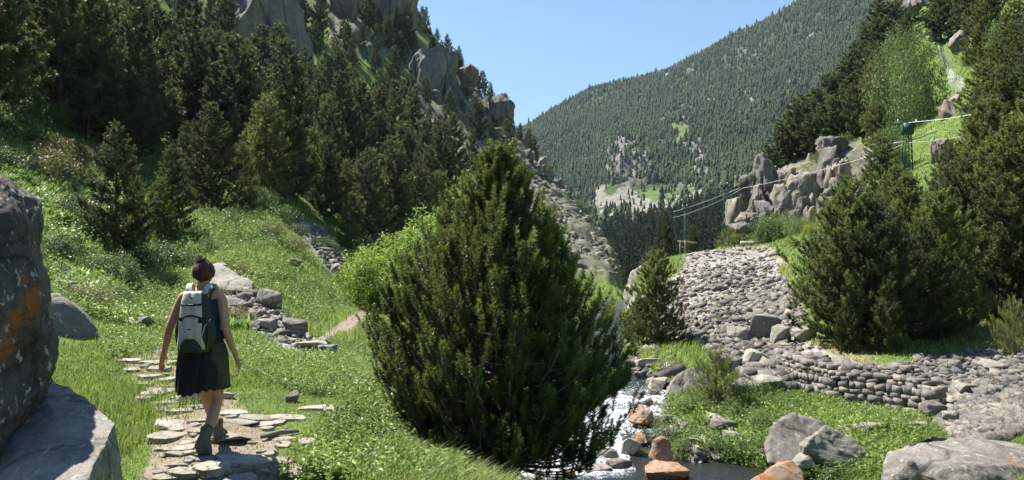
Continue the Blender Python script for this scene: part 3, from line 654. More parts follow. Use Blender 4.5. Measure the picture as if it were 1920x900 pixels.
def put_bush(name, pair, px, py, wpx, label, cat, group, base_w, y0=4.0, Y=None, sz=1.0, sink=.04):
    p_ = ray(px, py, y0) if Y is None else Vector(((px - 960) / F * Y, Y, float(H((px - 960) / F * Y, Y))))
    if p_ is None: return None
    s = wpx * p_.y / F / base_w * (1.3 if name == 'low_shrub' else 1)
    t = empty(name, (p_.x, p_.y, p_.z - sink * s), R.uniform(0, 6.28), s); t.scale = (s, s, s * sz)
    for nm, me in zip(('stem', 'foliage'), pair): link(nm, me, t)
    return tag(t, label, cat, group)

# ---- merged scatter of a template (for what nobody could count)
def scatter(name, mat, templ, pos, scale, tint, seed, tiltx=None):
    """templ: list of (V, T, Q, tint) variants; one object"""
    r = np.random.default_rng(seed); g = Geo(); n = len(pos); var = r.integers(0, len(templ), n); az = r.uniform(0, 6.2832, n)
    for k, (V, T, Q, A) in enumerate(templ):
        ix = np.nonzero(var == k)[0]
        if not len(ix): continue
        c, s_ = np.cos(az[ix])[:, None], np.sin(az[ix])[:, None]; sc = np.asarray(scale)[ix]; sc = sc[:, None] if sc.ndim == 1 else sc
        sx = sc if sc.shape[1] == 1 else sc[:, :1]; sz = sc if sc.shape[1] == 1 else sc[:, 1:2]
        X = (V[:, 0] * c - V[:, 1] * s_) * sx; Yv = (V[:, 0] * s_ + V[:, 1] * c) * sx; Zv = V[None, :, 2] * sz
        W = np.stack([X, Yv, Zv], -1) + pos[ix][:, None]
        m_ = len(V); off = (np.arange(len(ix)) * m_)[:, None, None]
        TT = (T[None] + off).reshape(-1, 3) if T is not None and len(T) else None
        QQ = (Q[None] + off).reshape(-1, 4) if Q is not None and len(Q) else None
        g.add(W.reshape(-1, 3), TT, QQ, np.clip(A[None] + (np.asarray(tint)[ix] - .5)[:, None], 0, 1).reshape(-1))
    o = link(name, g.mesh(name, M[mat])); o['kind'] = 'stuff'; return o
def templ_of(g):
    return (np.concatenate(g.V), np.concatenate(g.T) if g.T else None, np.concatenate(g.Q) if g.Q else None, np.concatenate(g.A))

ORD = ['first', 'second', 'third', 'fourth', 'fifth', 'sixth', 'seventh', 'eighth', 'ninth', 'tenth', 'eleventh', 'twelfth', 'thirteenth', 'fourteenth', 'fifteenth', 'sixteenth', 'seventeenth', 'eighteenth', 'nineteenth', 'twentieth']
def label_rows(objs, fmt, per=12, bands=None, top=lambda o: 0):
    """names each of many look-alikes by its row (counted from the top) and its place in that row"""
    q = []
    for o in objs:
        px, py = proj(o.location.x, o.location.y, o.location.z); q.append((py, px, o))
    q.sort(key=lambda t: t[0]); nb = max(1, math.ceil(len(q) / per))
    for b in range(nb):
        row = sorted(q[b * per:(b + 1) * per], key=lambda t: t[1])
        for k, (py, px, o) in enumerate(row):
            o['label'] = fmt.format(k=ORD[k], b=ORD[b] if nb > 1 else 'only')

# ------------------------------------------------------------------ cliffs (joint-bounded masses of rock)
def crag(name, mat, blocks, seed):
    """blocks: (px, py centre, Y, w px, h px, depth m)"""
    g = Geo()
    for k, (px, py, Y, w, h, dp) in enumerate(blocks):
        V, T = rock_VT(seed + k * 3, 5 if w * h > 1500 else 4, 18, (w * Y / F, dp, h * Y / F), .09, .42, .8)
        r = np.random.default_rng(seed + k); a = r.uniform(-.35, .35); b = r.uniform(-.12, .2)
        c, s = math.cos(a), math.sin(a); V = V @ np.array([[c, s, 0], [-s, c, 0], [0, 0, 1]]); V[:, 0] += V[:, 2] * b
        L0 = min(w, h) * Y / F; V = V + nrm(V) * (.05 * L0 * np.round(3 * vnoise(V[:, 0] * 4.5 / L0, V[:, 1] * 4.5 / L0, V[:, 2] * 1.3 / L0, seed + k + 7)) / 1.5)[:, None]
        amp = .05 * min(w, h) * Y / F; fq = 3.0 / (min(w, h) * Y / F)
        V += nrm(V) * (amp * (fbm(V[:, 0] * fq, V[:, 1] * fq, V[:, 2] * fq * .5, 4, seed + k) + 1.5 * np.abs(fbm(V[:, 0] * fq * 1.6, V[:, 1] * fq * 1.6, V[:, 2] * fq * .35, 3, seed + k + 50))))[:, None]
        q = P(px, py, Y); g.add(V + np.array(q), T, None, r.uniform(.2, .8))
    o = link(name, g.mesh(name, M[mat])); o['kind'] = 'structure'; return o
def Yat(px, py, y0=50):
    q = ray(px, py, y0); return q.y if q else 150
def blocks_in(poly, n, w, h, y0, seed, dp=1.0, push=0.0):
    r = np.random.default_rng(seed); xs = [a for a, b in poly]; ys = [b for a, b in poly]; out = []
    while len(out) < n:
        x, y = r.uniform(min(xs), max(xs)), r.uniform(min(ys), max(ys))
        if not inpoly(x, y, poly): continue
        Y = Yat(x, y, y0); ww = w * r.uniform(.6, 1.5); hh = h * r.uniform(.6, 1.5)
        out.append((x, y, Y + push, ww, hh, ww * Y / F * dp * r.uniform(.8, 1.4)))
    return out
crag('cliff', 'cliff_far', [(505, 70, 102, 95, 330, 12), (545, 210, 88, 60, 190, 9), (455, 110, 98, 70, 260, 12), (515, -20, 124, 80, 200, 12), (585, 270, 85, 30, 90, 4), (400, 90, 92, 50, 90, 6)], 900)
crag('cliff', 'cliff_far', [(705, 20, 162, 80, 190, 16), (752, 30, 172, 50, 160, 13), (645, 15, 146, 50, 90, 10)] + blocks_in(ROCKPOLY[1], 7, 35, 60, 60, 5), 930)
crag('cliff', 'cliff_far', [(812, 190, 148, 70, 190, 15), (850, 215, 150, 50, 150, 12), (790, 150, 160, 55, 90, 12), (890, 250, 150, 60, 110, 12)] + blocks_in(ROCKPOLY[2], 14, 34, 44, 60, 6, .9), 960)
crag('rock_outcrop', 'cliff', [(815, 125, 172, 28, 36, 4), (832, 150, 165, 30, 26, 4), (700, 112, 140, 12, 10, 2), (938, 236, 172, 30, 24, 4), (985, 275, 165, 16, 30, 3), (1012, 315, 158, 18, 46, 4), (1040, 355, 148, 18, 22, 3), (1120, 440, 128, 22, 26, 2.5), (1135, 485, 118, 24, 36, 3), (1150, 515, 112, 24, 36, 3), (1090, 408, 135, 18, 12, 2.5)] + blocks_in([(940, 240), (1000, 290), (1060, 350), (1110, 400), (1090, 410), (1000, 330), (950, 280)], 18, 16, 18, 70, 7, 1.1), 990)
RC = [(1500, 385, 60, 130, 120, 4), (1580, 350, 61, 110, 150, 4), (1545, 400, 59, 90, 90, 3), (1460, 385, 60, 70, 80, 3), (1432, 335, 60, 46, 92, 2.2), (1405, 350, 61, 40, 60, 2), (1420, 375, 59, 30, 60, 2)]
RC += blocks_in([(1450, 330), (1530, 330), (1620, 280), (1640, 330), (1600, 400), (1540, 445), (1450, 430)], 40, 24, 50, 50, 8, .8, -.6)
RC += [(1560, 275, 60, 62, 40, 2.5), (1600, 300, 60, 30, 70, 2), (1550, 330, 58.5, 26, 110, 1.6), (1580, 350, 58, 24, 120, 1.6), (1605, 350, 58, 26, 90, 1.6), (1490, 375, 58, 50, 110, 2), (1460, 390, 58, 34, 90, 2), (1515, 400, 57.5, 34, 90, 2), (1545, 420, 56.5, 24, 70, 1.5)]
RC += [(1405, 420, 56, 52, 44, 2.5), (1390, 430, 55, 26, 30, 2), (1430, 400, 57, 26, 50, 2), (1375, 400, 60, 20, 60, 2)]
RC += [(1470, 340, 59, 26, 60, 2), (1640, 290, 56, 40, 36, 2), (1655, 300, 54, 30, 30, 2)]
crag('cliff', 'cliff', RC, 1020)
crag('rock_outcrop', 'cliff', [(1800, 320, 40, 36, 34, 1.2), (1765, 290, 42, 30, 60, 1.2), (1780, 210, 50, 24, 50, 1.4), (1795, 80, 62, 30, 40, 2), (1785, 190, 52, 22, 30, 1.4), (1710, 10, 95, 30, 40, 4), (1480, 225, 80, 10, 8, 1), (1840, 60, 62, 24, 30, 2)], 1100)

# ------------------------------------------------------------------ the big boulders of the foreground
hull_rock('boulder', [(-320, 215, 4.6), (-40, 318, 4.3), (8, 328, 4.35), (44, 358, 4.4), (-200, 260, 6), (56, 400, 4.9), (0, 345, 6.0), (60, 385, 5.6), (66, 450, 4.35), (90, 575, 4.35), (94, 640, 4.6), (88, 600, 5.3), (72, 770, 4.35), (40, 900, 4.2), (-20, 560, 3.85), (0, 760, 3.85), (-100, 1150, 3.8), (-420, 1150, 3.8), (-420, 300, 4.2), (-420, 1050, 6.2), (40, 1000, 5.5), (80, 760, 5.5)],
    'rock_tall', 'tall dark boulder with orange and white lichen at the left edge', n=5, rough=.075, seed=4, rnd=.06, freq=1.9)
hull_rock('boulder', [(70, 700, 5.0), (98, 706, 5.05), (224, 792, 4.3), (160, 915, 3.45), (-120, 760, 4.9), (-120, 1100, 3.2), (236, 850, 4.3), (246, 1060, 4.4), (180, 1350, 3.4), (-120, 1500, 3.2), (-120, 1080, 5.2), (110, 960, 5.4)],
    'rock_slab', 'flat topped grey slab leaning below the tall lichen boulder', n=5, rough=.03, seed=9, rnd=.08, freq=2.4)
hull_rock('boulder', [(60, 555, 12.2), (108, 542, 12.4), (140, 562, 12.3), (172, 598, 12.4), (187, 632, 12.6), (182, 662, 12.4), (120, 690, 12.0), (60, 700, 12.0), (60, 560, 13.5), (170, 600, 13.4), (185, 665, 13.4), (60, 680, 13.5)],
    'rock_lichen', 'rounded grey boulder in the grass behind the tall dark boulder', n=4, rough=.05, seed=14, rnd=.3)
hull_rock('boulder', [(1650, 905, 7.6), (1664, 850, 8.1), (1690, 836, 8.3), (1745, 806, 8.8), (1800, 812, 9.0), (1870, 842, 9.2), (1960, 850, 9.3), (2040, 870, 9), (2050, 1000, 8), (1700, 868, 7.7), (1830, 872, 7.7), (1645, 1000, 7.4), (1900, 1020, 7.2), (1660, 960, 8.6), (2040, 960, 9.4)],
    'rock_lichen', 'huge pale boulder with orange lichen spots at the bottom right corner', n=5, rough=.07, seed=21, rnd=.12, freq=1.5)
hull_rock('boulder', [(1690, 905, 6.9), (1720, 880, 7.0), (1762, 892, 7.1), (1768, 940, 7.0), (1680, 960, 6.9), (1740, 960, 7.6), (1700, 900, 7.5)],
    'rock_orange', 'small orange rock in front of the huge pale boulder', n=4, rough=.03, seed=23)
hull_rock('boulder', [(1432, 832, 11.6), (1450, 790, 11.9), (1486, 770, 12.2), (1530, 778, 12.3), (1558, 800, 12.2), (1545, 850, 11.6), (1440, 872, 11.3), (1500, 880, 11.2), (1560, 850, 12.4), (1440, 860, 12.5)],
    'rock', 'pale grey boulder behind the wedge shaped one on the grassy bank', n=4, rough=.06, seed=27, rnd=.12)
hull_rock('boulder', [(1498, 832, 11.0), (1548, 795, 11.3), (1590, 815, 11.3), (1632, 850, 11.2), (1638, 870, 11.1), (1560, 872, 10.8), (1500, 868, 10.9), (1505, 838, 10.8), (1580, 840, 12.0), (1630, 872, 11.8)],
    'rock', 'wedge shaped pale boulder with a shaded underside on the grassy bank', n=4, rough=.05, seed=31, rnd=.08)
hull_rock('boulder', [(1475, 868, 11.0), (1500, 845, 10.9), (1520, 850, 10.8), (1535, 876, 10.7), (1480, 885, 10.7), (1520, 880, 11.2)], 'rock', 'small grey rock tucked against the wedge shaped boulder', n=4, rough=.03, seed=33)
hull_rock('boulder', [(1388, 915, 9.8), (1420, 885, 10), (1455, 866, 10.3), (1490, 862, 10.4), (1515, 885, 10.2), (1530, 930, 9.8), (1400, 950, 9.6), (1500, 960, 9.6), (1460, 900, 11)],
    'rock_orange', 'bright orange boulder at the bottom edge beside the dark pool', n=4, rough=.04, seed=37)
hull_rock('boulder', [(1212, 852, 11.9), (1222, 820, 12), (1240, 812, 12.1), (1258, 818, 12.1), (1266, 850, 12), (1256, 868, 11.9), (1215, 872, 11.9), (1240, 868, 12.5), (1240, 880, 11.8)],
    'rock_orange', 'upright orange rock standing at the edge of the pool', n=4, rough=.04, seed=41, rnd=.3)
hull_rock('boulder', [(1206, 872, 11.5), (1225, 856, 11.7), (1270, 862, 11.7), (1298, 882, 11.5), (1290, 896, 11.4), (1240, 886, 11.2), (1208, 885, 11.3), (1215, 910, 11.4), (1290, 910, 11.8)],
    'rock_orange', 'flat orange rock lying in the water below the upright orange one', n=4, rough=.035, seed=43)
hull_rock('boulder', [(1172, 788, 14.0), (1182, 764, 14.2), (1204, 756, 14.3), (1226, 768, 14.2), (1232, 788, 14.1), (1200, 796, 13.8), (1180, 798, 14), (1228, 800, 14.2), (1200, 780, 14.9)],
    'rock_orange', 'orange topped rock splitting the white rapids', n=4, rough=.04, seed=47)
hull_rock('boulder', [(1183, 828, 13.0), (1190, 806, 13.2), (1208, 800, 13.3), (1220, 815, 13.2), (1215, 835, 13), (1200, 840, 13.5)], 'rock_orange', 'small orange stone between the rapids and the low green plants', n=4, rough=.03, seed=49)
hull_rock('boulder', [(1236, 756, 15.6), (1258, 720, 16.2), (1272, 700, 16.6), (1312, 678, 17.2), (1330, 690, 17.2), (1330, 740, 16.4), (1300, 762, 15.8), (1250, 770, 15.4), (1320, 760, 17.4), (1262, 712, 17.2)],
    'rock', 'long sloping grey boulder beside the upper rapids', n=4, rough=.10, seed=53, rnd=.06, freq=1.2)
hull_rock('boulder', [(1170, 545, 60), (1184, 505, 61), (1218, 480, 62), (1240, 490, 62), (1240, 560, 60), (1180, 580, 59), (1215, 520, 67), (1170, 560, 64)],
    'rock', 'big smooth pale boulder in the gap beyond the large bush', n=4, rough=.3, seed=57, rnd=.1, freq=.5)
hull_rock('boulder', [(384, 520, 20.5), (392, 498, 21), (408, 492, 21.2), (440, 508, 21), (476, 530, 20.8), (474, 548, 20.4), (430, 546, 19.8), (388, 540, 20), (440, 520, 22), (470, 535, 21.8), (400, 560, 20.5), (470, 560, 20.6)], 'rock', 'long slanted pale boulder at the top of the rock pile', n=4, rough=.06, seed=61, rnd=.03)
ROCKS = [  # px, foot py, w, h, kind, label
 (408, 520, 30, 26, 'rock', 'small block against the long slanted boulder'),
 (425, 585, 60, 26, 'rock_lichen', 'dark low boulder at the lower left of the rock pile'),
 (502, 578, 44, 36, 'rock', 'squared boulder in the middle of the rock pile'),
 (548, 632, 52, 32, 'rock_lichen', 'pointed boulder at the lower right end of the rock pile'),
 (500, 622, 34, 24, 'rock', 'pale stone left of the pointed boulder in the pile'),
 (548, 502, 34, 18, 'rock', 'flat stone alone on the green slope above the rock pile'),
 (566, 606, 16, 12, 'rock', 'small pale stone right of the rock pile'),
 (632, 520, 34, 24, 'rock', 'pale stone at the lower end of the upper stone strip'),
 (655, 545, 26, 18, 'rock', 'pale stone above the far bend of the path'),
 (264, 614, 42, 20, 'rock_path', 'pale stone in the grass left of the hiker, the larger one'),
 (236, 608, 34, 10, 'rock_path', 'low flat pale stone left of the hiker in the grass'),
 (546, 756, 26, 22, 'rock_lichen', 'small round grey stone alone in the grass right of the hiker'),
 (622, 712, 40, 12, 'rock_path', 'thin flat stone half hidden in the grass near the large bush'),
 (606, 655, 26, 22, 'rock', 'rounded stone at the edge of the far path'),
 (575, 658, 70, 16, 'rock_path', 'long low pale rock before the far path'),
 (612, 668, 36, 20, 'rock_lichen', 'greyish stone with lichen below the far path'),
 (120, 548, 40, 20, 'rock', 'low grey stone behind the rounded boulder on the left'),
 (1290, 640, 26, 16, 'rock', 'grey stone on the far grassy strip near the small pine'),
 (1215, 688, 44, 14, 'rock_path', 'flat pale stone on the far grassy strip'),
 (1258, 692, 26, 10, 'rock_path', 'small flat pale stone beside the far grassy strip'),
 (1190, 690, 22, 22, 'rock', 'rounded stone at the water above the rapids'),
 (1236, 735, 36, 26, 'rock_path', 'pale stone at the head of the rapids'),
 (1200, 712, 20, 14, 'rock', 'small pale stone on the left of the upper rapids'),
 (1255, 770, 26, 14, 'rock', 'low stone below the long sloping boulder'),
 (1185, 858, 36, 36, 'rock_path', 'white grey rock at the foot of the rapids'),
 (1118, 888, 56, 14, 'rock_lichen', 'dark wet rock lying low in the white water'),
 (1162, 884, 50, 18, 'rock_lichen', 'pale streaked wet rock beside the orange flat rock'),
 (1068, 902, 30, 20, 'rock_orange', 'small brownish rock at the bottom edge in the white water'),
 (1312, 858, 30, 18, 'rock_path', 'pale stone on the near edge of the pool'),
 (1332, 838, 40, 16, 'rock_path', 'flat pale stone above the pool'),
 (1300, 838, 30, 14, 'rock_path', 'small pale stone among the plants above the pool'),
 (1306, 874, 26, 14, 'rock_path', 'pale yellowish stone between the flat orange rock and the pool'),
 (1352, 868, 36, 12, 'rock', 'low dark stone along the far edge of the pool'),
 (1360, 818, 50, 30, 'rock', 'sloping grey rock behind the plants above the pool'),
 (1420, 690, 56, 34, 'rock_path', 'broad pale slab leaning at the foot of the scree'),
 (1392, 640, 50, 26, 'rock', 'long pale block high at the scree foot'),
 (1440, 640, 56, 50, 'rock', 'tilted pale slab at the top of the boulder heap'),
 (1468, 650, 40, 40, 'rock', 'slab leaning right on the boulder heap'),
 (1405, 665, 30, 24, 'rock', 'angular block left of the boulder heap'),
 (1512, 640, 44, 26, 'rock', 'grey block by the pines at the right of the boulder heap'),
 (1370, 700, 50, 30, 'rock', 'angular boulder behind the small riverside pine'),
 (1395, 745, 66, 34, 'rock_lichen', 'dark overhanging block right of the small riverside pine'),
 (1445, 740, 54, 30, 'rock', 'broad block between the pine and the dry stone wall'),
 (1590, 820, 40, 18, 'rock_path', 'low pale stone before the dry stone wall, left one'),
 (1640, 815, 62, 20, 'rock_lichen', 'low mottled rock before the dry stone wall'),
 (1755, 790, 46, 36, 'rock', 'squared dark block at the end of the dry stone wall'),
 (1788, 800, 30, 28, 'rock', 'brown block beside the squared dark one'),
 (1790, 700, 44, 24, 'rock', 'dark angular block high on the right scree'),
 (1815, 745, 40, 24, 'rock', 'white faced block in the middle of the right scree'),
 (1850, 830, 34, 30, 'rock', 'upright pale stone above the huge pale boulder'),
 (1870, 700, 44, 22, 'rock', 'grey block at the upper right of the scree'),
 (1000, 892, 20, 10, 'rock_lichen', 'small wet stone left in the white water'),
 (360, 755, 60, 26, 'rock_path', 'large path stone just before the hiker'), 
 (1140, 862, 40, 18, 'rock', 'grey rock at the lower edge of the rapids under the bushy pine'),
 (1100, 872, 34, 12, 'rock_lichen', 'dark wet rock just breaking the white water near the bushy pine'),
 (1228, 742, 20, 12, 'rock', 'small grey stone at the right of the upper rapids'),
 (1250, 800, 34, 18, 'rock_lichen', 'mottled stone at the right of the rapids among plants'),
 (1285, 812, 30, 16, 'rock', 'grey stone among the lush plants right of the rapids'),
 (1345, 800, 44, 22, 'rock_path', 'pale stone half hidden by leafy plants below the small pine'),
 (1378, 836, 40, 22, 'rock', 'sloping stone above the right end of the pool'),
 (1430, 862, 34, 16, 'rock', 'low stone at the right end of the pool'),
 (1245, 896, 40, 10, 'rock_lichen', 'dark wet stone at the bottom edge left of the pool'),
 (1600, 872, 30, 14, 'rock_path', 'small pale stone right of the wedge shaped boulder'),
 (1690, 800, 30, 14, 'rock', 'small grey stone below the tall green tuft by the wall'),
 (1730, 812, 34, 18, 'rock', 'grey block below the right end of the dry stone wall'),
]
for i, (px, py, w, h, kd, lb) in enumerate(ROCKS):
    put_rock('boulder' if w > 30 else 'stone', kd, px, py, w, h, lb, None, 'boulder' if w > 30 else 'stone', i)

# path stones
PATH = [(268, 690, 56, 14), (300, 700, 44, 16), (250, 700, 36, 10), (322, 688, 34, 14), (282, 716, 40, 14), (312, 722, 36, 16), (262, 730, 34, 12), (290, 748, 38, 20), (320, 742, 36, 14), (345, 722, 34, 14),
 (275, 757, 30, 16), (318, 764, 56, 12), (350, 760, 30, 14), (300, 775, 30, 12), (335, 778, 50, 12), (362, 772, 36, 12), (322, 802, 84, 8), (372, 795, 40, 10), (418, 758, 30, 30), (440, 785, 56, 16),
 (485, 793, 70, 16), (444, 803, 64, 10), (540, 790, 66, 10), (500, 801, 70, 8), (595, 778, 84, 10), (630, 774, 50, 16), (313, 832, 66, 26), (405, 838, 92, 30), (370, 815, 30, 10), (345, 850, 44, 16), (322, 862, 40, 16), (375, 868, 40, 12),
 (455, 872, 110, 16), (520, 876, 70, 12), (400, 892, 66, 26), (345, 898, 60, 14), (320, 885, 44, 12), (570, 893, 76, 22), (310, 905, 50, 12), (515, 832, 66, 10), (576, 836, 34, 14), (446, 905, 80, 16), (345, 700, 22, 10), (245, 682, 44, 10), (290, 738, 30, 10), (365, 742, 30, 14), (332, 752, 26, 10), (350, 838, 26, 10), (300, 852, 30, 10)]
rq = random.Random(8)
for k in range(46):
    while True:
        a_, b_ = rq.uniform(240, 560), rq.uniform(675, 900)
        if inpoly(a_, b_, [(235, 672), (345, 665), (350, 715), (430, 745), (450, 780), (520, 810), (560, 870), (540, 905), (285, 905), (295, 745), (250, 715)]): break
    PATH.append((a_, b_, rq.uniform(12, 30), rq.uniform(6, 14)))
ps = []
for i, (px, py, w, h) in enumerate(PATH):
    o = put_rock('path_stone', 'slab' if i % 3 else 'rock_path', px, py - h * .3, w * 1.12, h * .26 + 3, None, 'stepping stones laid along the path', 'path stone', i, y0=5.0, sink=.75, tilt=.06, depth=min(1.3, max(.6, h / w * 2.6)))
    if o: ps.append(o)
label_rows(ps, 'flat path stone, {k} from left in the {b} row from the far end', 7)

# dry stone wall along the foot of the right bank
def wall():
    g = Geo(); r = np.random.default_rng(77)
    ax = [(1468, 17.6), (1500, 16.6), (1560, 15.6), (1640, 15.0), (1700, 14.5), (1752, 13.9)]
    n = 200; pxs = np.linspace(1468, 1752, n); Yw = np.interp(pxs, [a for a, b in ax], [b for a, b in ax]); xw = (pxs - 960) / F * Yw
    s = np.concatenate([[0], np.cumsum(np.hypot(np.diff(xw), np.diff(Yw)))]); Ltot = s[-1]
    base = np.interp(pxs, [1468, 1752], [-1.50, -1.38]); top = np.interp(pxs, [1468, 1500, 1752], [-.74, -.72, -.78])
    zrow = 0.0
    hh = 0
    while hh < 1.08:
        rh = r.uniform(.08, .16); q = -.1
        while q < Ltot + .05:
            w = r.uniform(.10, .32); c = q + w / 2
            X, Yv = np.interp(c, s, xw), np.interp(c, s, Yw); b0 = np.interp(c, s, base); t0 = np.interp(c, s, top) + r.uniform(-.06, .04)
            dx, dy = np.interp(c + .1, s, xw) - np.interp(c - .1, s, xw), np.interp(c + .1, s, Yw) - np.interp(c - .1, s, Yw); an = math.atan2(dy, dx)
            zc = b0 - .1 + hh + rh / 2
            if zc < t0:
                rw = rh * r.uniform(.85, 1.25)
                V, T = rock_VT(int(r.integers(9999)), 2, 11, (w * 1.03, r.uniform(.2, .32), rw * 1.04), .05, .55, .8)
                tl = r.uniform(-.25, .25); cz, sz = math.cos(tl), math.sin(tl)
                V = np.stack([V[:, 0] * cz - V[:, 2] * sz, V[:, 1], V[:, 0] * sz + V[:, 2] * cz], 1)
                ca, sa = math.cos(an), math.sin(an); W = np.stack([V[:, 0] * ca - V[:, 1] * sa, V[:, 0] * sa + V[:, 1] * ca, V[:, 2]], 1)
                back = (hh) * .22
                g.add(W + [X - sa * back, Yv + ca * back + r.uniform(-.03, .03), zc], T, None, r.uniform(.1, .9))
            q += w
        hh += rh * .92
    o = link('stone_wall', g.mesh('stone_wall', M['rock_scree'])); tag(o, 'long low dry stone wall holding back the scree on the right bank', 'stone wall')
wall()

# scree: the largest stones one by one, the rest as one mass
SC_POLY = [[(1285, 470), (1450, 462), (1468, 520), (1500, 560), (1510, 640), (1470, 740), (1380, 700), (1300, 640), (1180, 645), (1190, 570), (1270, 520)],
           [(1440, 640), (1500, 670), (1640, 690), (1800, 665), (1930, 655), (1960, 870), (1840, 850), (1760, 800), (1745, 745), (1480, 690)]]
def screen_pts(poly, n, r, y0=8, ymax=60, jit=0):
    xs = [a for a, b in poly]; ys = [b for a, b in poly]; out = []
    A = r.uniform(min(xs), max(xs), n * 3); B = r.uniform(min(ys), max(ys), n * 3); k = inpoly(A, B, poly); A, B = A[k][:n], B[k][:n]
    Y = np.exp(np.linspace(math.log(y0), math.log(ymax), 260))
    X = (A[:, None] - 960) / F * Y[None]; z = HW(X, np.broadcast_to(Y, X.shape)); zr = CAM_Z + (450 - B[:, None]) / F * Y[None]
    hit = z >= zr; ok = hit.any(1); kk = hit.argmax(1); i = np.arange(len(A))
    return np.stack([X[i, kk], Y[kk], z[i, kk]], 1)[ok]
ST_T = []
for i in range(14):
    V, T = rock_VT(400 + i, 1, 9, (1, .70, .40), .05, .4, .75); ST_T.append((V, T, None, np.full(len(V), .5)))
sr = np.random.default_rng(3); pos, scl = [], []
for poly, n, y0 in ((SC_POLY[0], 7000, 15), (SC_POLY[1], 8000, 11)):
    q = screen_pts(poly, n, sr, y0, 60)
    s = np.exp(sr.normal(size=len(q)) * .60 - 2.25) * np.clip(1.25 - (q[:, 1] - 24) * .022, .62, 1.25) * (.75 + .5 * (fbm(q[:, 0] * .5, q[:, 1] * .35, 0, 3, 87) > -.05))
    ppx, ppy = proj(q[:, 0], q[:, 1], q[:, 2]); s = s * np.where((ppx > 1480) & (ppy < 735), .62, 1.0) * np.where((ppx < 1470) & (ppy < 580), .75, 1.0); pos.append(q); scl.append(np.minimum(s, np.where(q[:, 1] < 15, .27, .42)))
for poly, n, y0, yx in (([(400, 500), (470, 540), (540, 600), (585, 640), (540, 650), (440, 600), (400, 545)], 260, 13, 30), ([(560, 425), (600, 430), (650, 500), (665, 540), (610, 500)], 260, 25, 70), ([(1180, 640), (1240, 640), (1300, 700), (1240, 745), (1190, 700)], 120, 15, 30), ([(1260, 780), (1340, 800), (1360, 850), (1290, 850)], 110, 11, 16), ([(1290, 845), (1440, 845), (1440, 862), (1290, 862)], 60, 11, 16), ([(1180, 740), (1250, 740), (1290, 800), (1250, 830)], 60, 11, 17)):
    q = screen_pts(poly, n, sr, y0, yx); s = np.exp(sr.normal(size=len(q)) * .4 - 1.75) * np.clip(q[:, 1] / 22, .6, 1.8); pos.append(q); scl.append(s)
q = screen_pts([(930, 250), (1000, 290), (1100, 390), (1165, 470), (1150, 530), (1050, 490), (960, 400)], 5200, sr, 55, 200); pos.append(q); scl.append(np.minimum(np.exp(sr.normal(size=len(q)) * .55 - .45), 1.7) * np.clip(q[:, 1] / 110, .6, 1.3))
NB = len(pos[0]) + len(pos[1])
pos = np.concatenate(pos); scl = np.concatenate(scl)
vis = scl / pos[:, 1]; order = np.argsort(-vis); big = order[:230]; rest = order[230:]
GS = {}
for k, i in enumerate(big):
    x, y, z = pos[i]; sc_ = scl[i] * 1.15
    px, py = proj(x, y, z)
    if y > 55: lb, gp = 'pale stone on the far left spur', 'stones on the scree of the far spur'
    elif px < 700: lb, gp = 'pale stone in the left slope rubble', 'stones of the rubble on the left slope'
    elif px > 1480: lb, gp = 'grey stone on the scree by the wall', 'stones of the scree by the stone wall'
    else: lb, gp = 'grey stone on the broad scree slope', 'stones of the broad scree slope'
    o = link('scree_stone', SMALL[i % 14], loc=(x, y, z + sc_ * .12), rot=(R.uniform(-.5, .5), R.uniform(-.5, .5), R.uniform(0, 6.3)), scale=(sc_, sc_, sc_ * R.uniform(.7, 1.2)))
    tag(o, lb, 'stone', gp); GS.setdefault(gp, (lb, []))[1].append(o)
for lb, os_ in GS.values(): label_rows(os_, lb.rsplit(' and beside', 1)[0].replace('on the sunlit scree of the far left spur', 'on the far left spur') + ', {k} from left in {b} row', 14)
pr = pos[rest].copy(); pr[:, 2] += scl[rest] * .12
tilt = np.random.default_rng(4)
T2 = []
for (V, T, Q, A) in ST_T:
    for k in range(2):
        e = Euler((tilt.uniform(-.6, .6), tilt.uniform(-.6, .6), 0)).to_matrix(); T2.append((V @ np.array(e).T, T, Q, A))
scatter('scree', 'rock_scree', T2, pr, scl[rest], tilt.uniform(.0, 1.0, len(rest)), 8)

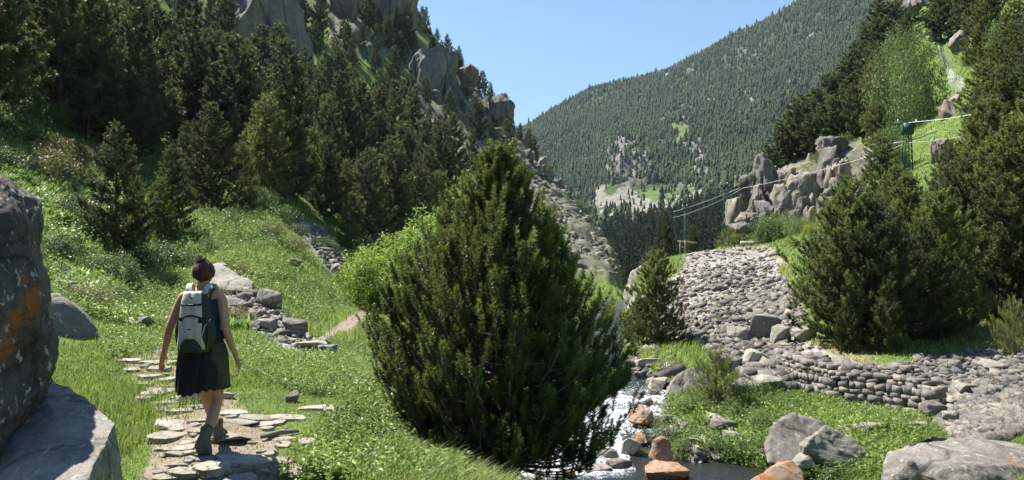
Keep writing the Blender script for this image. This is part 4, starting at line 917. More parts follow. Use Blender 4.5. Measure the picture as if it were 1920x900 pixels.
# ------------------------------------------------------------------ the big bush-like pine in the middle
HERO = [(0, .62), (.05, .80), (.17, .95), (.33, 1.0), (.51, .82), (.68, .62), (.78, .43), (.88, .23), (.96, .09), (1, .03)]
def hero():
    Y0 = 9.2; x0, z0 = (932 - 960) / F * Y0, -.82; Ht = 3.48; rad = 1.44
    r = np.random.default_rng(5); g = Geo(); lb = Geo(); tk = Geo()
    for k in range(5):
        a = k * 1.3; tk.tube([(0, 0, -.3), (math.cos(a) * .05, math.sin(a) * .05, .2), (math.cos(a) * .22, math.sin(a) * .22, .9), (math.cos(a) * .3, math.sin(a) * .3, 1.9), (math.cos(a) * .16, math.sin(a) * .16, 2.9)], [.08, .065, .05, .03, .01], 8)
    tk.tube([(0, 0, -.3), (.02, 0, 1), (-.03, .02, 2.2), (0, 0, Ht * .96)], [.10, .075, .045, .01], 8)
    B, D, L, Tn = [], [], [], []
    NL = 760
    for i in range(NL):
        f = (i + r.uniform()) / NL; h = .03 + .97 * f ** 1.02
        az = i * 2.39996 + r.uniform(-.3, .3)
        lump = 1 + .24 * vnoise(np.array([math.cos(az) * 1.7]), np.array([math.sin(az) * 1.7]), np.array([h * 5.]), 9)[0] + .12 * vnoise(np.array([math.cos(az) * 5]), np.array([math.sin(az) * 5]), np.array([h * 12.]), 3)[0]
        rr = rad * np.interp(h, *zip(*HERO)) * lump * (r.uniform(.88, 1.08) if r.uniform() < .66 else r.uniform(.5, .9))
        if math.cos(az) < 0: rr *= .97
        if vnoise(np.array([math.cos(az) * 3.1 + 7]), np.array([math.sin(az) * 3.1]), np.array([h * 9.]), 21)[0] < -.40 and r.uniform() < .8: rr *= .62
        e = np.array([math.cos(az) * rr, math.sin(az) * rr, max(.13 + .1 * r.uniform(), h * Ht)])
        if math.cos(az) < -.1: e[2] += .10 * rr * (1 - h)
        s = np.array([math.cos(az) * .1 * rr, math.sin(az) * .1 * rr, max(.05, h * Ht - .2 - rr * r.uniform(.05, .5))])
        path = limb_path(s, e, r, .55, 7); ll = np.linalg.norm(e - s)
        lb.tube(path, [.011 * (1 - .78 * q / 6) + .002 for q in range(7)], 5, cap=False, tint=.5)
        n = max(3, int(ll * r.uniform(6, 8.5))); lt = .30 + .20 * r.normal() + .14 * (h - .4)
        t = 1 - .50 * r.uniform(0, 1, n) ** 1.25; t[0] = 1
        ti = t * 6; k0 = np.clip(ti.astype(int), 0, 5); fr = (ti - k0)[:, None]; b = path[k0] * (1 - fr) + path[k0 + 1] * fr
        out = np.array([math.cos(az), math.sin(az), 0]); side = np.array([-out[1], out[0], 0])
        b2 = b + side * (r.normal(size=n) * .10)[:, None] + out * (r.normal(size=n) * .03)[:, None] + np.array([0, 0, 1]) * (r.uniform(.0, .09, n))[:, None]; b2[0] = b[0]
        d = nrm(out * (r.uniform(.08, .60, n))[:, None] + np.array([[0, 0, 1.]]) + side * (r.normal(size=n) * .16)[:, None])
        ln = r.uniform(.14, .27, n) * (.75 + .25 * t); ln[0] *= 1.2
        for q in range(0, n, 2): lb.tube([b[q], b2[q], b2[q] + d[q] * ln[q] * .5], [.005, .004, .003], 3, cap=False)
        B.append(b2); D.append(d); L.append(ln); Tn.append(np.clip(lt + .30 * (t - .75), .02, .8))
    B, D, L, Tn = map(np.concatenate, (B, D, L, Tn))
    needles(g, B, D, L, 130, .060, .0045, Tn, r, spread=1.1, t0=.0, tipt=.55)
    print('hero shoots', len(B))
    # bare grey twigs inside, dry lower limbs that hang over the water
    for k in range(90):
        a = r.uniform(0, 6.28); h = r.uniform(.15, 2.1); rr = rad * r.uniform(.55, .92) * np.interp(h / Ht, *zip(*HERO))
        e = np.array([math.cos(a) * rr, math.sin(a) * rr, h + r.uniform(-.1, .4)])
        lb.tube(limb_path((0, 0, h * .6), e, r, .2, 5), [.010, .008, .006, .004, .002], 4, cap=False, tint=1)
    for k in range(20):
        a = r.uniform(-1.5, .6); rr = r.uniform(.6, 1.15); e = np.array([math.cos(a) * rr, math.sin(a) * rr, r.uniform(-.06, .22)]); pth = limb_path((math.cos(a) * .2, math.sin(a) * .2, .35), e, r, -.1, 5)
        lb.tube(pth, [.010, .008, .006, .004, .002], 4, cap=False)
        for q in range(4):
            u = e - np.array([math.cos(a), math.sin(a), 0]) * r.uniform(0, .4); lb.tube([u, u + nrm(r.normal(size=3)) * np.array([.25, .25, .12])], [.004, .001], 3, cap=False)
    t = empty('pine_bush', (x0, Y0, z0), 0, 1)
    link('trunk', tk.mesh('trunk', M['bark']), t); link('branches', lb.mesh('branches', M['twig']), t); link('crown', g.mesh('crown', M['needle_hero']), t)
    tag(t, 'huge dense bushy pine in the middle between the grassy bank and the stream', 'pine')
hero()

# ------------------------------------------------------------------ pines
def cone(nm, s, Ht, rad, prof, mat, **k): return pine(s, Ht, rad, prof, mat=mat, **k)
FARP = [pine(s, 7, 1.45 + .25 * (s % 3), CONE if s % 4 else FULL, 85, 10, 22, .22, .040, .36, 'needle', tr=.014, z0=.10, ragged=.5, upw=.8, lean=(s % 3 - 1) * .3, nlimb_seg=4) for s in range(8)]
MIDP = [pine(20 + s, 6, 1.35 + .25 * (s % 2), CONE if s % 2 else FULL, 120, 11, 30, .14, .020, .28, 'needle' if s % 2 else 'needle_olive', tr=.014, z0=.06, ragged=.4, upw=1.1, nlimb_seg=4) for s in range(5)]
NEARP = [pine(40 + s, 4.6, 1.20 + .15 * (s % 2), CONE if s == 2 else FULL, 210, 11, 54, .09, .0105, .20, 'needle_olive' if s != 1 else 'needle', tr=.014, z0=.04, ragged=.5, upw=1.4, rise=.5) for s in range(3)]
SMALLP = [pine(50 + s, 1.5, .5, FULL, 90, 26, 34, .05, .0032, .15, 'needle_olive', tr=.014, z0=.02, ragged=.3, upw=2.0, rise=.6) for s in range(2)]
def put_pine(bank, i, px, foot, top, label=None, group=None, y0=12, Y=None, wide=1.0, cat='pine', base=None):
    p_ = ray(px, foot, y0) if Y is None else Vector(((px - 960) / F * Y, Y, CAM_Z + (450 - foot) / F * Y))
    if p_ is None: return None
    if Y is not None: p_.z = float(H(p_.x, p_.y))
    h = (CAM_Z + (450 - top) / F * p_.y) - p_.z
    H0 = {id(FARP): 7, id(MIDP): 6, id(NEARP): 4.6, id(SMALLP): 1.5}[id(bank)]
    s = h / H0
    if s <= 0: return None
    t = place_tree('pine_tree', bank[i % len(bank)], (p_.x, p_.y, p_.z - .05), R.uniform(0, 6.28), s * wide, label, cat, group)
    t.scale = (s * wide, s * wide, s); return t
LG = 'pines on the shaded left mountainside'
left, rightt, crest = [], [], []
NOT = [(218, 478, 232, 1, 1.0), (255, 470, 330, 2, .9), (322, 440, 272, 3, 1.1), (300, 455, 330, 0, 1), (165, 262, 20, 1, 1.15), (228, 255, 8, 4, 1.1), (110, 240, -60, 2, 1), (285, 265, 90, 0, .8), (368, 300, 115, 2, 1.2), (396, 392, 195, 1, 1.2),
       (350, 360, 230, 3, 1), (480, 260, 132, 2, 1), (500, 368, 178, 0, 1.1), (452, 385, 265, 4, 1), (550, 372, 215, 1, 1.1), (585, 380, 240, 2, 1), (612, 405, 258, 3, 1.2), (650, 420, 300, 0, 1), (690, 452, 280, 1, 1.2),
       (735, 440, 300, 2, 1.1), (150, 330, 262, 0, 1.4), (660, 470, 360, 4, 1), (30, 150, -120, 1, 1.2), (70, 200, -40, 3, 1.1), (780, 430, 310, 3, 1), (820, 420, 320, 2, 1), (140, 395, 330, 3, 1.3), (200, 240, 60, 0, 1.2), (250, 300, 130, 4, 1.1), (420, 300, 150, 3, 1.1)]
for px, ft_, tp, i, w in NOT:
    o = put_pine(MIDP if ft_ > 300 else FARP, i, px, ft_, tp, group=LG, y0=20, wide=w)
    if o: left.append(o)
rp = np.random.default_rng(17)
FP = [(-330, 240), (-330, -120), (760, -150), (770, 0), (860, 105), (950, 215), (1010, 290), (900, 320), (880, 400), (800, 440), (700, 470), (640, 440), (560, 385), (470, 360), (430, 345), (330, 330), (200, 275), (60, 215)]
HOLES = [[(548, 100), (610, 120), (620, 180), (590, 200), (555, 170)], [(640, 215), (690, 260), (690, 290), (655, 265)], [(440, 20), (540, 10), (575, 230), (460, 210)], [(810, 110), (850, 150), (860, 175), (820, 165)], [(960, 230), (1000, 270), (960, 290)]]
pts = []; tries = 0
while len(pts) < 190 and tries < 60000:
    tries += 1
    x, y = rp.uniform(-330, 1010), rp.uniform(-150, 470)
    if not inpoly(x, y, FP) or any(inpoly(x, y, h) for h in HOLES): continue
    q = ray(x, y, 20)
    if q is None or q.y > 260: continue
    dmin = max(10, 1500 / q.y * 1.5)
    if y < 0 and rp.uniform() < .5: continue
    if any((x - a) ** 2 + ((y - b) * 1.4) ** 2 < dmin ** 2 for a, b, _ in pts): continue
    pts.append((x, y, q))
for k, (x, y, q) in enumerate(pts):
    h = rp.uniform(4.2, 8.2) * (1.12 if q.y < 90 else 1); s = h / 7; w = rp.uniform(.75, 1.05)
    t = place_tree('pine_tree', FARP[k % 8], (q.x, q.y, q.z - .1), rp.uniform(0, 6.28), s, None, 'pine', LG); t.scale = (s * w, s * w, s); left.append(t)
# trees standing on the crest of the left spur
for k, (px, tp, hh) in enumerate([(700, -20, 8), (738, 0, 8), (760, 12, 7), (776, 22, 6), (792, 52, 6.5), (806, 58, 6), (820, 84, 5), (840, 64, 6.5), (856, 92, 5.5), (866, 106, 6), (878, 124, 6), (892, 126, 7.5), (904, 132, 6.5), (920, 172, 5.5), (934, 186, 5.5), (948, 204, 4), (962, 224, 4.2), (974, 230, 4), (990, 240, 5.5), (1000, 252, 5), (1022, 300, 3), (1068, 362, 3), (1082, 366, 3)]):
    Yc = np.interp(px, [700, 770, 860, 960, 1040, 1110], [205, 200, 193, 178, 157, 138]) + R.uniform(-6, 3)
    x = (px - 960) / F * Yc; z = float(H(x, Yc)); ztop = CAM_Z + (450 - tp) / F * Yc; h = max(2.2, min(hh * 1.3, ztop - z)) if ztop > z else hh * .6
    s = h / 7; t = place_tree('pine_tree', FARP[(k * 3) % 8], (x, Yc, z - .2), R.uniform(0, 6.28), s, None, 'pine', 'pines along the crest of the left spur'); crest.append(t)
label_rows(crest, 'pine against the sky on the left crest, {k} from left in the {b} row', 12)
label_rows(left, 'dark pine on the left mountainside, {k} from left in the {b} row from the top', 13)

# right hillside
RG = 'pines on the sunny right hillside'
RN = [(1590, 640, 340, 0, NEARP, 1.25, 19), (1545, 600, 420, 1, NEARP, 1.1, 22), (1640, 650, 370, 1, NEARP, 1.1, 18.5), (1700, 605, 330, 2, NEARP, 1.2, 21), (1760, 615, 360, 0, NEARP, 1.2, 20), (1800, 600, 300, 1, NEARP, 1.2, 23), (1850, 605, 190, 2, NEARP, 1.3, 24), (1905, 610, 230, 0, NEARP, 1.3, 22),
      (1950, 600, 150, 2, NEARP, 1.3, 24), (1880, 560, 330, 1, NEARP, 1.1, 21), (1730, 600, 420, 1, NEARP, 1.1, 19), (1620, 600, 400, 2, NEARP, 1.1, 24), (1590, 560, 330, 2, NEARP, 1.2, 28), (1680, 560, 310, 0, NEARP, 1.2, 28), (1660, 660, 520, 2, NEARP, 1.0, 17.6), (1900, 640, 560, 0, SMALLP, 1.1, 17), (1590, 665, 560, 1, NEARP, .9, 17.8)]
for px, ft_, tp, i, bank, w, Yd in RN:
    o = put_pine(bank, i, px, ft_, tp, group=RG, Y=Yd, wide=w)
    if o: rightt.append(o)
rp = np.random.default_rng(23); RP = [(1425, 340), (1480, 290), (1560, 250), (1600, 180), (1640, 100), (1700, 20), (1760, -80), (1960, -160), (1980, 560), (1860, 560), (1700, 470), (1650, 380), (1640, 270), (1540, 262), (1450, 330)]
RH = [[(1640, 100), (1760, 100), (1765, 300), (1650, 300)], [(1755, 100), (1830, 100), (1850, 200), (1800, 340), (1760, 340)], [(1880, 100), (1930, 100), (1930, 200), (1880, 190)], [(1655, 290), (1760, 290), (1760, 490), (1655, 490)]]
rpt = []; tries = 0
while len(rpt) < 62 and tries < 20000:
    tries += 1; x, y = rp.uniform(1420, 1980), rp.uniform(-160, 480)
    if not inpoly(x, y, RP) or any(inpoly(x, y, h) for h in RH): continue
    q = ray(x, y, 22)
    if q is None or q.y > 130: continue
    dm = max(14, 1500 / q.y * 1.0)
    if any((x - a) ** 2 + ((y - b) * 1.3) ** 2 < dm ** 2 for a, b in rpt): continue
    rpt.append((x, y)); h = rp.uniform(3.0, 5.0) * np.clip(q.y / 50, .8, 1.2); bank = MIDP if q.y < 70 else FARP; s = h / (6 if bank is MIDP else 7); w = rp.uniform(1.0, 1.4)
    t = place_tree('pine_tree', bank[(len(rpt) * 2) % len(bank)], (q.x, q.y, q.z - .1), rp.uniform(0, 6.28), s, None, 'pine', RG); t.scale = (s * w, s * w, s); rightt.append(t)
for px, tp, h, Yd in [(1440, 290, 3.2, 62), (1425, 315, 2.6, 62), (1465, 262, 3.6, 63), (1482, 200, 5.0, 64), (1505, 205, 4.6, 66), (1530, 180, 4.6, 70), (1550, 160, 5.0, 74), (1575, 145, 4.6, 78), (1600, 130, 4.6, 84), (1625, 95, 5, 88), (1650, 22, 7, 92), (1645, 60, 5, 90), (1700, -10, 6, 100), (1640, 195, 4, 66), (1590, 190, 4, 68), (1560, 215, 3.8, 64), (1520, 230, 3.4, 62)]:
    x = (px - 960) / F * Yd; z = float(H(x, Yd)); s = h * 1.05 / 7; t = place_tree('pine_tree', FARP[R.randrange(8)], (x, Yd, z - .2), R.uniform(0, 6.28), s, None, 'pine', RG); t.scale = (s * 1.35, s * 1.35, max(s, (CAM_Z + (450 - tp) / F * Yd - z) / 7 if CAM_Z + (450 - tp) / F * Yd - z < 9 else s)); rightt.append(t)
label_rows(rightt, 'pine on the sunny right hillside, {k} from left in the {b} row from the top', 12)
put_pine(NEARP, 0, 1230, 664, 470, 'medium open pine between the big bush and the pale scree', None, Y=22, wide=1.15)
put_pine(NEARP, 1, 1196, 640, 560, 'low pine just left of the medium open pine by the scree', None, Y=24, wide=1.2)
put_pine(SMALLP, 0, 1342, 760, 648, 'small upright pine growing among the riverside boulders', None, Y=15.2, wide=1.35)
put_pine(MIDP, 3, 1248, 480, 396, 'slender pine at the lip of the scree in the valley gap', None, Y=50, wide=.9)
put_pine(MIDP, 1, 1300, 470, 422, 'small pine behind the lip of the scree by the pole', None, Y=54, wide=1.0)
put_pine(SMALLP, 1, 1366, 470, 428, 'low bushy pine on the lip of the scree, the left one', None, Y=51, wide=1.9)
put_pine(SMALLP, 0, 1392, 470, 438, 'low bushy pine on the lip of the scree, the right one', None, Y=51, wide=1.9)

# ------------------------------------------------------------------ broadleaf shrubs
BB = [bush(60 + s, 3.0, 2.6, 760, 18, .055, 'leaf_bright', .20, lobes=7) for s in range(3)]
for k, (px, ft_, w, sz, lb) in enumerate([(715, 580, 150, 1.05, 'bright green leafy shrub at the left of the leafy clump by the path'), (750, 570, 190, 1.12, 'bright green leafy shrub in the middle of the clump by the path'), (815, 560, 200, 1.25, 'bright green leafy shrub partly behind the huge bushy pine'), (680, 540, 70, 1.3, 'small bright leafy shrub above the end of the far path'), (720, 600, 90, 1.0, 'low bright leafy shrub right of the far path')]):
    put_bush('leafy_shrub', BB[k % 3], px, ft_, w, lb, 'shrub', 'bright leafy shrubs beyond the path', 3.0, Y=30 + 2 * (k % 3), sz=sz)
BM = [bush(70 + s, 3.0, 2.4, 700, 12, .05, 'leaf_mid', .22, lobes=7) for s in range(3)]
for k, (px, Yd, w, sz, lb) in enumerate([(1470, 50, 96, 1.0, 'round light green shrub at the foot of the right cliff'), (1432, 50, 60, .8, 'small green shrub left of the round one below the cliff'), (1505, 46, 60, .8, 'green shrub right of the round one below the cliff'), (1690, 58, 110, 2.2, 'tall pale green broadleaf tree high on the right hillside'), (1660, 66, 90, 2.1, 'pale green broadleaf tree on the right hillside nearest the far mountain'), (1725, 54, 100, 2.4, 'pale green broadleaf tree just above the green pylon'), (1700, 75, 90, 1.8, 'yellowish green broadleaf tree near the top of the right hillside'), (1675, 46, 90, 1.6, 'broadleaf shrub left of the green pylon'), (1820, 58, 60, .8, 'green shrub beside the steel net on the right hillside'), (1900, 50, 80, 1.2, 'bright shrub at the right edge high on the hillside')]):
    put_bush('leafy_shrub' if sz < 1.5 else 'broadleaf_tree', BM[k % 3], px, 0, w, lb, 'shrub' if sz < 1.5 else 'tree', None, 3.0, Y=Yd, sz=sz)
BY = [bush(80, 1.6, 1.0, 260, 12, .03, 'leaf_yellow', .12, tintb=.75)]
for px, Yd, w, lb in [(1512, 44, 40, 'yellow flowering shrub right of the scree lip, the upper one'), (1480, 41, 40, 'yellow flowering shrub right of the scree lip, the lower one'), (1528, 38, 24, 'small yellow flowering shrub close to the right pines')]:
    put_bush('flowering_shrub', BY[0], px, 0, w, lb, 'shrub', None, 1.6, Y=Yd)
SH = [bush(90 + s, 1.8, 1.0, 330, 14, .032, 'leaf_shrub', .13, lobes=5) for s in range(4)]
SR = [bush(96 + s, 1.8, .9, 330, 14, .030, 'leaf_red', .13, lobes=5, tintb=.78) for s in range(2)]
SHL = []
for k, (px, ft_, w, red) in enumerate([(75, 330, 100, 1), (110, 295, 90, 1), (40, 260, 100, 0), (20, 215, 80, 0), (160, 445, 110, 0), (120, 410, 90, 0), (175, 578, 84, 1), (215, 570, 50, 0), (300, 508, 90, 0), (260, 500, 70, 0), (430, 610, 70, 1), (455, 515, 44, 1), (505, 440, 44, 1), (548, 465, 40, 1), (540, 415, 60, 0), (500, 390, 60, 0), (460, 385, 50, 0), (100, 485, 90, 0), (60, 520, 70, 0), (200, 520, 80, 0), (345, 500, 60, 0), (395, 470, 44, 0), (430, 420, 50, 0), (140, 350, 70, 0), (90, 240, 80, 0), (10, 320, 90, 0), (180, 390, 60, 0), (610, 470, 40, 0), (395, 560, 50, 1), (475, 410, 40, 0), (560, 440, 40, 0), (700, 470, 50, 0), (240, 540, 60, 0), (310, 545, 50, 0), (20, 460, 80, 0)]):
    o = put_bush('low_shrub', (SR if red else SH)[k % (2 if red else 4)], px, ft_, w, 'x', 'shrub', 'low shrubs on the left slope', 1.8, y0=10)
    if o: SHL.append(o)
label_rows(SHL, 'low shrub on the left slope, {k} from left in {b} row from top', 9)
for px, Yd, w, lb in [(1490, 59, 30, 'green shrub on a ledge of the right cliff, left one'), (1535, 60, 34, 'green shrub on a ledge of the right cliff, middle one'), (1440, 58.5, 26, 'green shrub at the left top of the right cliff'), (1590, 61, 40, 'green shrub at the top of the right cliff under the pines')]:
    put_bush('low_shrub', SH[0], px, 0, w, lb, 'shrub', None, 1.8, Y=Yd)
SC = []
for k, (px, ft_, w) in enumerate([(1010, 340, 26), (1050, 372, 30), (960, 300, 24), (1080, 395, 30), (1060, 400, 20), (1100, 410, 16), (1035, 395, 26), (1090, 430, 26)]):
    o = put_bush('low_shrub', SH[k % 4], px, ft_, w, 'x', 'shrub', 'shrubs on the far spur', 1.8, y0=60)
    if o: SC.append(o)
label_rows(SC, 'green shrub on the scree of the far spur, {k} from left', 20)
WL = [bush(110 + s, 1.2, .9, 200, 12, .030, 'leaf_mid', .09, lobes=5, tintb=.55) for s in range(3)]
for k, (px, ft_, w, sz, lb) in enumerate([(1240, 835, 90, .8, 'lush dark green plants around the upright orange rock'), (1215, 855, 40, .7, 'green plants left of the upright orange rock'), (1400, 770, 60, 1.3, 'pale leafy willow shrub right of the small pine'), (1370, 785, 60, 1.2, 'leafy willow shrub below the small riverside pine'), (1415, 810, 60, 1.3, 'tall leafy shrub left of the pale boulders'), (1395, 850, 90, .7, 'low green plants on the far edge of the pool'), (1440, 850, 50, .7, 'low green plants between the pool and the pale boulders'), (1290, 775, 60, 1.0, 'leafy shrub above the lush plants by the rapids'), (1460, 770, 60, .8, 'leafy plants behind the pale boulders'), (1560, 905, 110, .7, 'lush plants in front of the wedge shaped boulder'), (1510, 915, 70, .8, 'green plants right of the bright orange boulder'), (1330, 780, 50, .8, 'leafy plants at the foot of the small pine'), (1640, 790, 50, .7, 'tall green tuft against the dry stone wall, left one'), (1705, 800, 56, .7, 'tall green tuft against the dry stone wall, right one'), (1360, 595, 24, .8, 'small green tuft in the middle of the scree'), (1345, 600, 20, .8, 'second small green tuft in the middle of the scree'), (1310, 660, 34, .7, 'green tuft at the left foot of the scree'), (1830, 640, 30, .9, 'small shrub on the grass above the right scree'), (1770, 630, 24, .9, 'tiny shrub on the grass strip below the right pines'), (1270, 850, 70, .8, 'lush green plants right of the upright orange rock'), (1225, 800, 40, .8, 'small plant clump between the two orange topped rocks'), (1330, 830, 60, .9, 'round leafy plant left of the sloping rock above the pool'), (1480, 800, 50, 1.0, 'leafy plants touching the left side of the pale boulders'), (1340, 765, 44, 1.0, 'leafy plant hiding the foot of the small pine'), (1420, 745, 60, 1.0, 'leafy plants under the dark overhanging block'), (1620, 880, 80, .6, 'green plants between the wedge shaped and the huge boulder'), (1470, 905, 60, .6, 'small plants behind the bright orange boulder')]):
    put_bush('leafy_plant', WL[k % 3], px, ft_, w, lb, 'plant', None, 1.2, y0=9, sz=sz)

# ------------------------------------------------------------------ ground cover nobody could count
def polar(n, r, u0, u1, y0, y1, pw=1.0):
    u = r.uniform(u0, u1, n); Y = np.exp(math.log(y0) + (math.log(y1) - math.log(y0)) * r.uniform(0, 1, n) ** pw); return u * Y, Y
def keep(X, Y, allow_path=.06, rr=None, allow_sc=.02):
    z = H(X, Y); p_, s_, k_ = masks(X, Y, z); w = (z < water_z(Y) + .04) & (Y < 60) & (np.abs(X - np.interp(Y, ST_Y, ST_X)) < 1.3 * np.interp(Y, ST_Y, ST_W))
    q = rr.uniform(0, 1, len(X)); k = ~w & (~p_ | (q < allow_path)) & (~s_ | (q < allow_sc)) & (~k_ | (q < .1)); return z, k
def blades(name, n, seed, u0, u1, y0, y1, hgt, wid, mat='grass', bias=None):
    r = np.random.default_rng(seed); X, Y = polar(n, r, u0, u1, y0, y1, .9)
    X = X + r.normal(size=n) * .05; z, k = keep(X, Y, .45 if y0 < 13 else .02, r)
    px, py = proj(X, Y, z); k &= (py < 960) & (py > -60)
    dens = fbm(X * .9, Y * .9, 0, 3, 91); k &= r.uniform(0, 1, n) < np.clip(.85 + dens * .9, .5, 1)
    X, Y, z, dens = X[k], Y[k], z[k], dens[k]; n = len(X)
    lush = fbm(X * .35, Y * .35, 0, 3, 92)
    near = np.exp(-((X + 3.4) / .5) ** 2) * (Y < 9) + (X > -1.9) * (X < 1.2) * (Y < 9) * .7 + (X > 3) * .2
    h = hgt * r.uniform(.5, 1.3, n) * np.clip(.75 + lush * 1.1 + near * .9, .6, 2.2); w = wid * np.maximum(1, Y / 7)
    h = h * np.where((X > -3.3) & (X < -1.2) & (Y < 9.5), .6, 1)
    a = r.uniform(0, 6.2832, n); lean = h * r.uniform(.15, .75, n); d = np.stack([np.cos(a), np.sin(a)], 1)
    d = d + np.array([.45, -.15]); wv = np.stack([-np.sin(a), np.cos(a), a * 0], 1) * w[:, None]
    b = np.stack([X, Y, z - .02], 1); mid = b + np.stack([d[:, 0] * lean * .25, d[:, 1] * lean * .25, h * .62], 1); tip = b + np.stack([d[:, 0] * lean, d[:, 1] * lean, h * r.uniform(.75, 1.0, n)], 1)
    V = np.stack([b - wv, b + wv, mid - wv * .75, mid + wv * .75, tip], 1).reshape(-1, 3); o = np.arange(n)[:, None] * 5
    tt = np.clip(.42 + lush * .7 + r.normal(size=n) * .16, 0, .84); dry = r.uniform(0, 1, n) < (.10 + .14 * (dens < -.1)); px2, py2 = proj(X, Y, z); dz = inpoly(px2, py2, DRY) & (r.uniform(0, 1, n) < .55); tt[dry | dz] = .97; h = np.where(dz, h * .6, h)
    T = (np.array([[2, 3, 4]])[None] + o[:, None]).reshape(-1, 3); Q = (np.array([[0, 1, 3, 2]])[None] + o[:, None]).reshape(-1, 4)
    g = Geo(); g.add(V, T, Q, np.repeat(tt, 5)); ob = link(name, g.mesh(name, M[mat])); ob['kind'] = 'stuff'; print(name, n)
blades('grass', 330000, 1, -.72, .72, 3.4, 16, .13, .0032)
blades('grass', 130000, 3, -.62, .30, 3.6, 12.5, .09, .0030)
blades('grass', 230000, 2, -.75, .75, 15, 75, .19, .0034)
# leafy herbs and ferns
def herb_t(seed, n, rad, h, sz):
    r = np.random.default_rng(seed); g = Geo(); C = np.stack([r.normal(size=n) * rad, r.normal(size=n) * rad, r.uniform(.15, 1, n) * h], 1); leaves(g, C, .02, 2, sz, np.clip(.35 + .4 * C[:, 2] / h, 0, 1), r); return templ_of(g)
def fern_t(seed):
    r = np.random.default_rng(seed); g = Geo()
    for k in range(13):
        a = r.uniform(0, 6.28); t = np.linspace(0, 1, 7); ox, oz = t ** 1.6 * r.uniform(.12, .3), t * r.uniform(.28, .42) - t ** 2 * .1; w = .020 * np.sin(np.pi * (t * .85 + .12)) + .002
        c, s = math.cos(a), math.sin(a); L_ = np.stack([c * ox - s * w, s * ox + c * w, oz], 1); R_ = np.stack([c * ox + s * w, s * ox - c * w, oz], 1); V = np.concatenate([L_, R_])
        g.add(V, None, [(i, i + 7, i + 8, i + 1) for i in range(6)], np.tile(.4 + .4 * t, 2))
    return templ_of(g)
HT = [herb_t(s, 12, .07, .16, .022) for s in range(6)]; FT = [fern_t(s) for s in range(4)]
def herbs(name, polys, seed, templ, mat, s0, tb, y0=4, ymax=190, sc=None):
    r = np.random.default_rng(seed); PS, SS = [], []
    for poly, n, s in polys:
        q = screen_pts(poly, n, r, y0, ymax)
        if not len(q): continue
        _, k = keep(q[:, 0], q[:, 1], .05, r); q = q[k]; PS.append(q); SS.append(np.clip(np.exp(r.normal(size=len(q)) * .45), .4, 1.7) * s0 * s * .85)
    q = np.concatenate(PS); s = np.concatenate(SS); q[:, 2] -= .02; tt = np.clip(tb + .5 * fbm(q[:, 0] * .5, q[:, 1] * .5, 0, 3, seed) + r.normal(size=len(q)) * .12, .1, .9)
    print(name, len(q)); scatter(name, mat, templ, q, s, tt, seed)
herbs('herbs', [([(620, 800), (700, 690), (960, 860), (1000, 920), (560, 920)], 2600, .75), ([(440, 640), (700, 620), (700, 760), (560, 740), (450, 700)], 2400, .7), ([(90, 470), (340, 470), (350, 620), (200, 610), (100, 560)], 2300, 1.2), ([(0, 200), (200, 290), (430, 350), (560, 420), (420, 480), (300, 480), (60, 480), (0, 330)], 3200, 1.7), ([(600, 60), (700, 200), (830, 330), (700, 330), (600, 180)], 1500, 5.5), ([(800, 100), (870, 130), (940, 240), (860, 260)], 300, 4.5), ([(950, 250), (1010, 290), (1110, 390), (1165, 480), (1050, 480), (950, 380)], 500, 3.5), ([(360, 400), (640, 470), (690, 570), (560, 610), (420, 520)], 2200, 1.3), ([(1230, 770), (1500, 750), (1760, 800), (1660, 900), (1500, 920), (1300, 850)], 2600, 1.0), ([(190, 620), (340, 620), (340, 680), (210, 680)], 500, .8)], 5, HT, 'herb', 1.0, .5)
herbs('ferns', [([(80, 370), (150, 340), (240, 380), (230, 430), (110, 430)], 600, 1.2), ([(0, 330), (60, 320), (110, 400), (90, 440)], 200, 1.1), ([(540, 120), (610, 140), (610, 200), (565, 190)], 160, 3.0), ([(620, 200), (710, 270), (705, 300), (640, 270)], 160, 3.0), ([(140, 520), (220, 510), (240, 560), (150, 570)], 90, .9), ([(400, 600), (470, 600), (470, 620), (400, 620)], 30, .8)], 6, FT, 'herb', .75, .8, 8, 160)
# far woods
def fir_t(seed, n=3):
    r = np.random.default_rng(seed); g = Geo()
    for k in range(n):
        z0, z1 = .08 + .27 * k, .08 + .27 * k + .5 if k < n - 1 else 1.0; rd = .21 * (1 - .27 * k) * r.uniform(.85, 1.2); m_ = 7; a = np.arange(m_) / m_ * 6.2832 + r.uniform(0, 6); q = rd * r.uniform(.6, 1.25, m_)
        V = np.concatenate([np.stack([np.cos(a) * q, np.sin(a) * q, z0 + r.uniform(-.05, .05, m_)], 1), [[r.normal() * .02, r.normal() * .02, z1]]])
        g.add(V, [(i, (i + 1) % m_, m_) for i in range(m_)], None, np.concatenate([np.full(m_, .25), [.75]]) * r.uniform(.8, 1.1))
    return templ_of(g)
FIR = [fir_t(s) for s in range(8)]
r = np.random.default_rng(31); PY = np.exp(r.uniform(math.log(430), math.log(1230), 84000)); PX = (r.uniform(940, 1900, 84000) - 960) / F * PY
zz = HF(PX, PY); a_, b_, c_ = fmask(PX, PY, zz); px, py = proj(PX, PY, zz); q = r.uniform(0, 1, 84000); dn = fbm(PX * .02, PY * .02, 0, 3, 33)
k = (q < np.where(a_, .20, np.where(b_, .08, np.where(c_, .03, np.clip(.80 + dn * .9, .2, 1))))) & (px < 1760) & ~((px > 1115) & (py > 345) & (px < 1320) & (q > .06))
k &= ~((py > 345) & (r.uniform(0, 1, 84000) > .5))
PX, PY, zz = PX[k], PY[k], fz(PX[k], PY[k]); n = len(PX); print('far trees', n)
hh = np.exp(r.normal(size=n) * .28) * 5.5
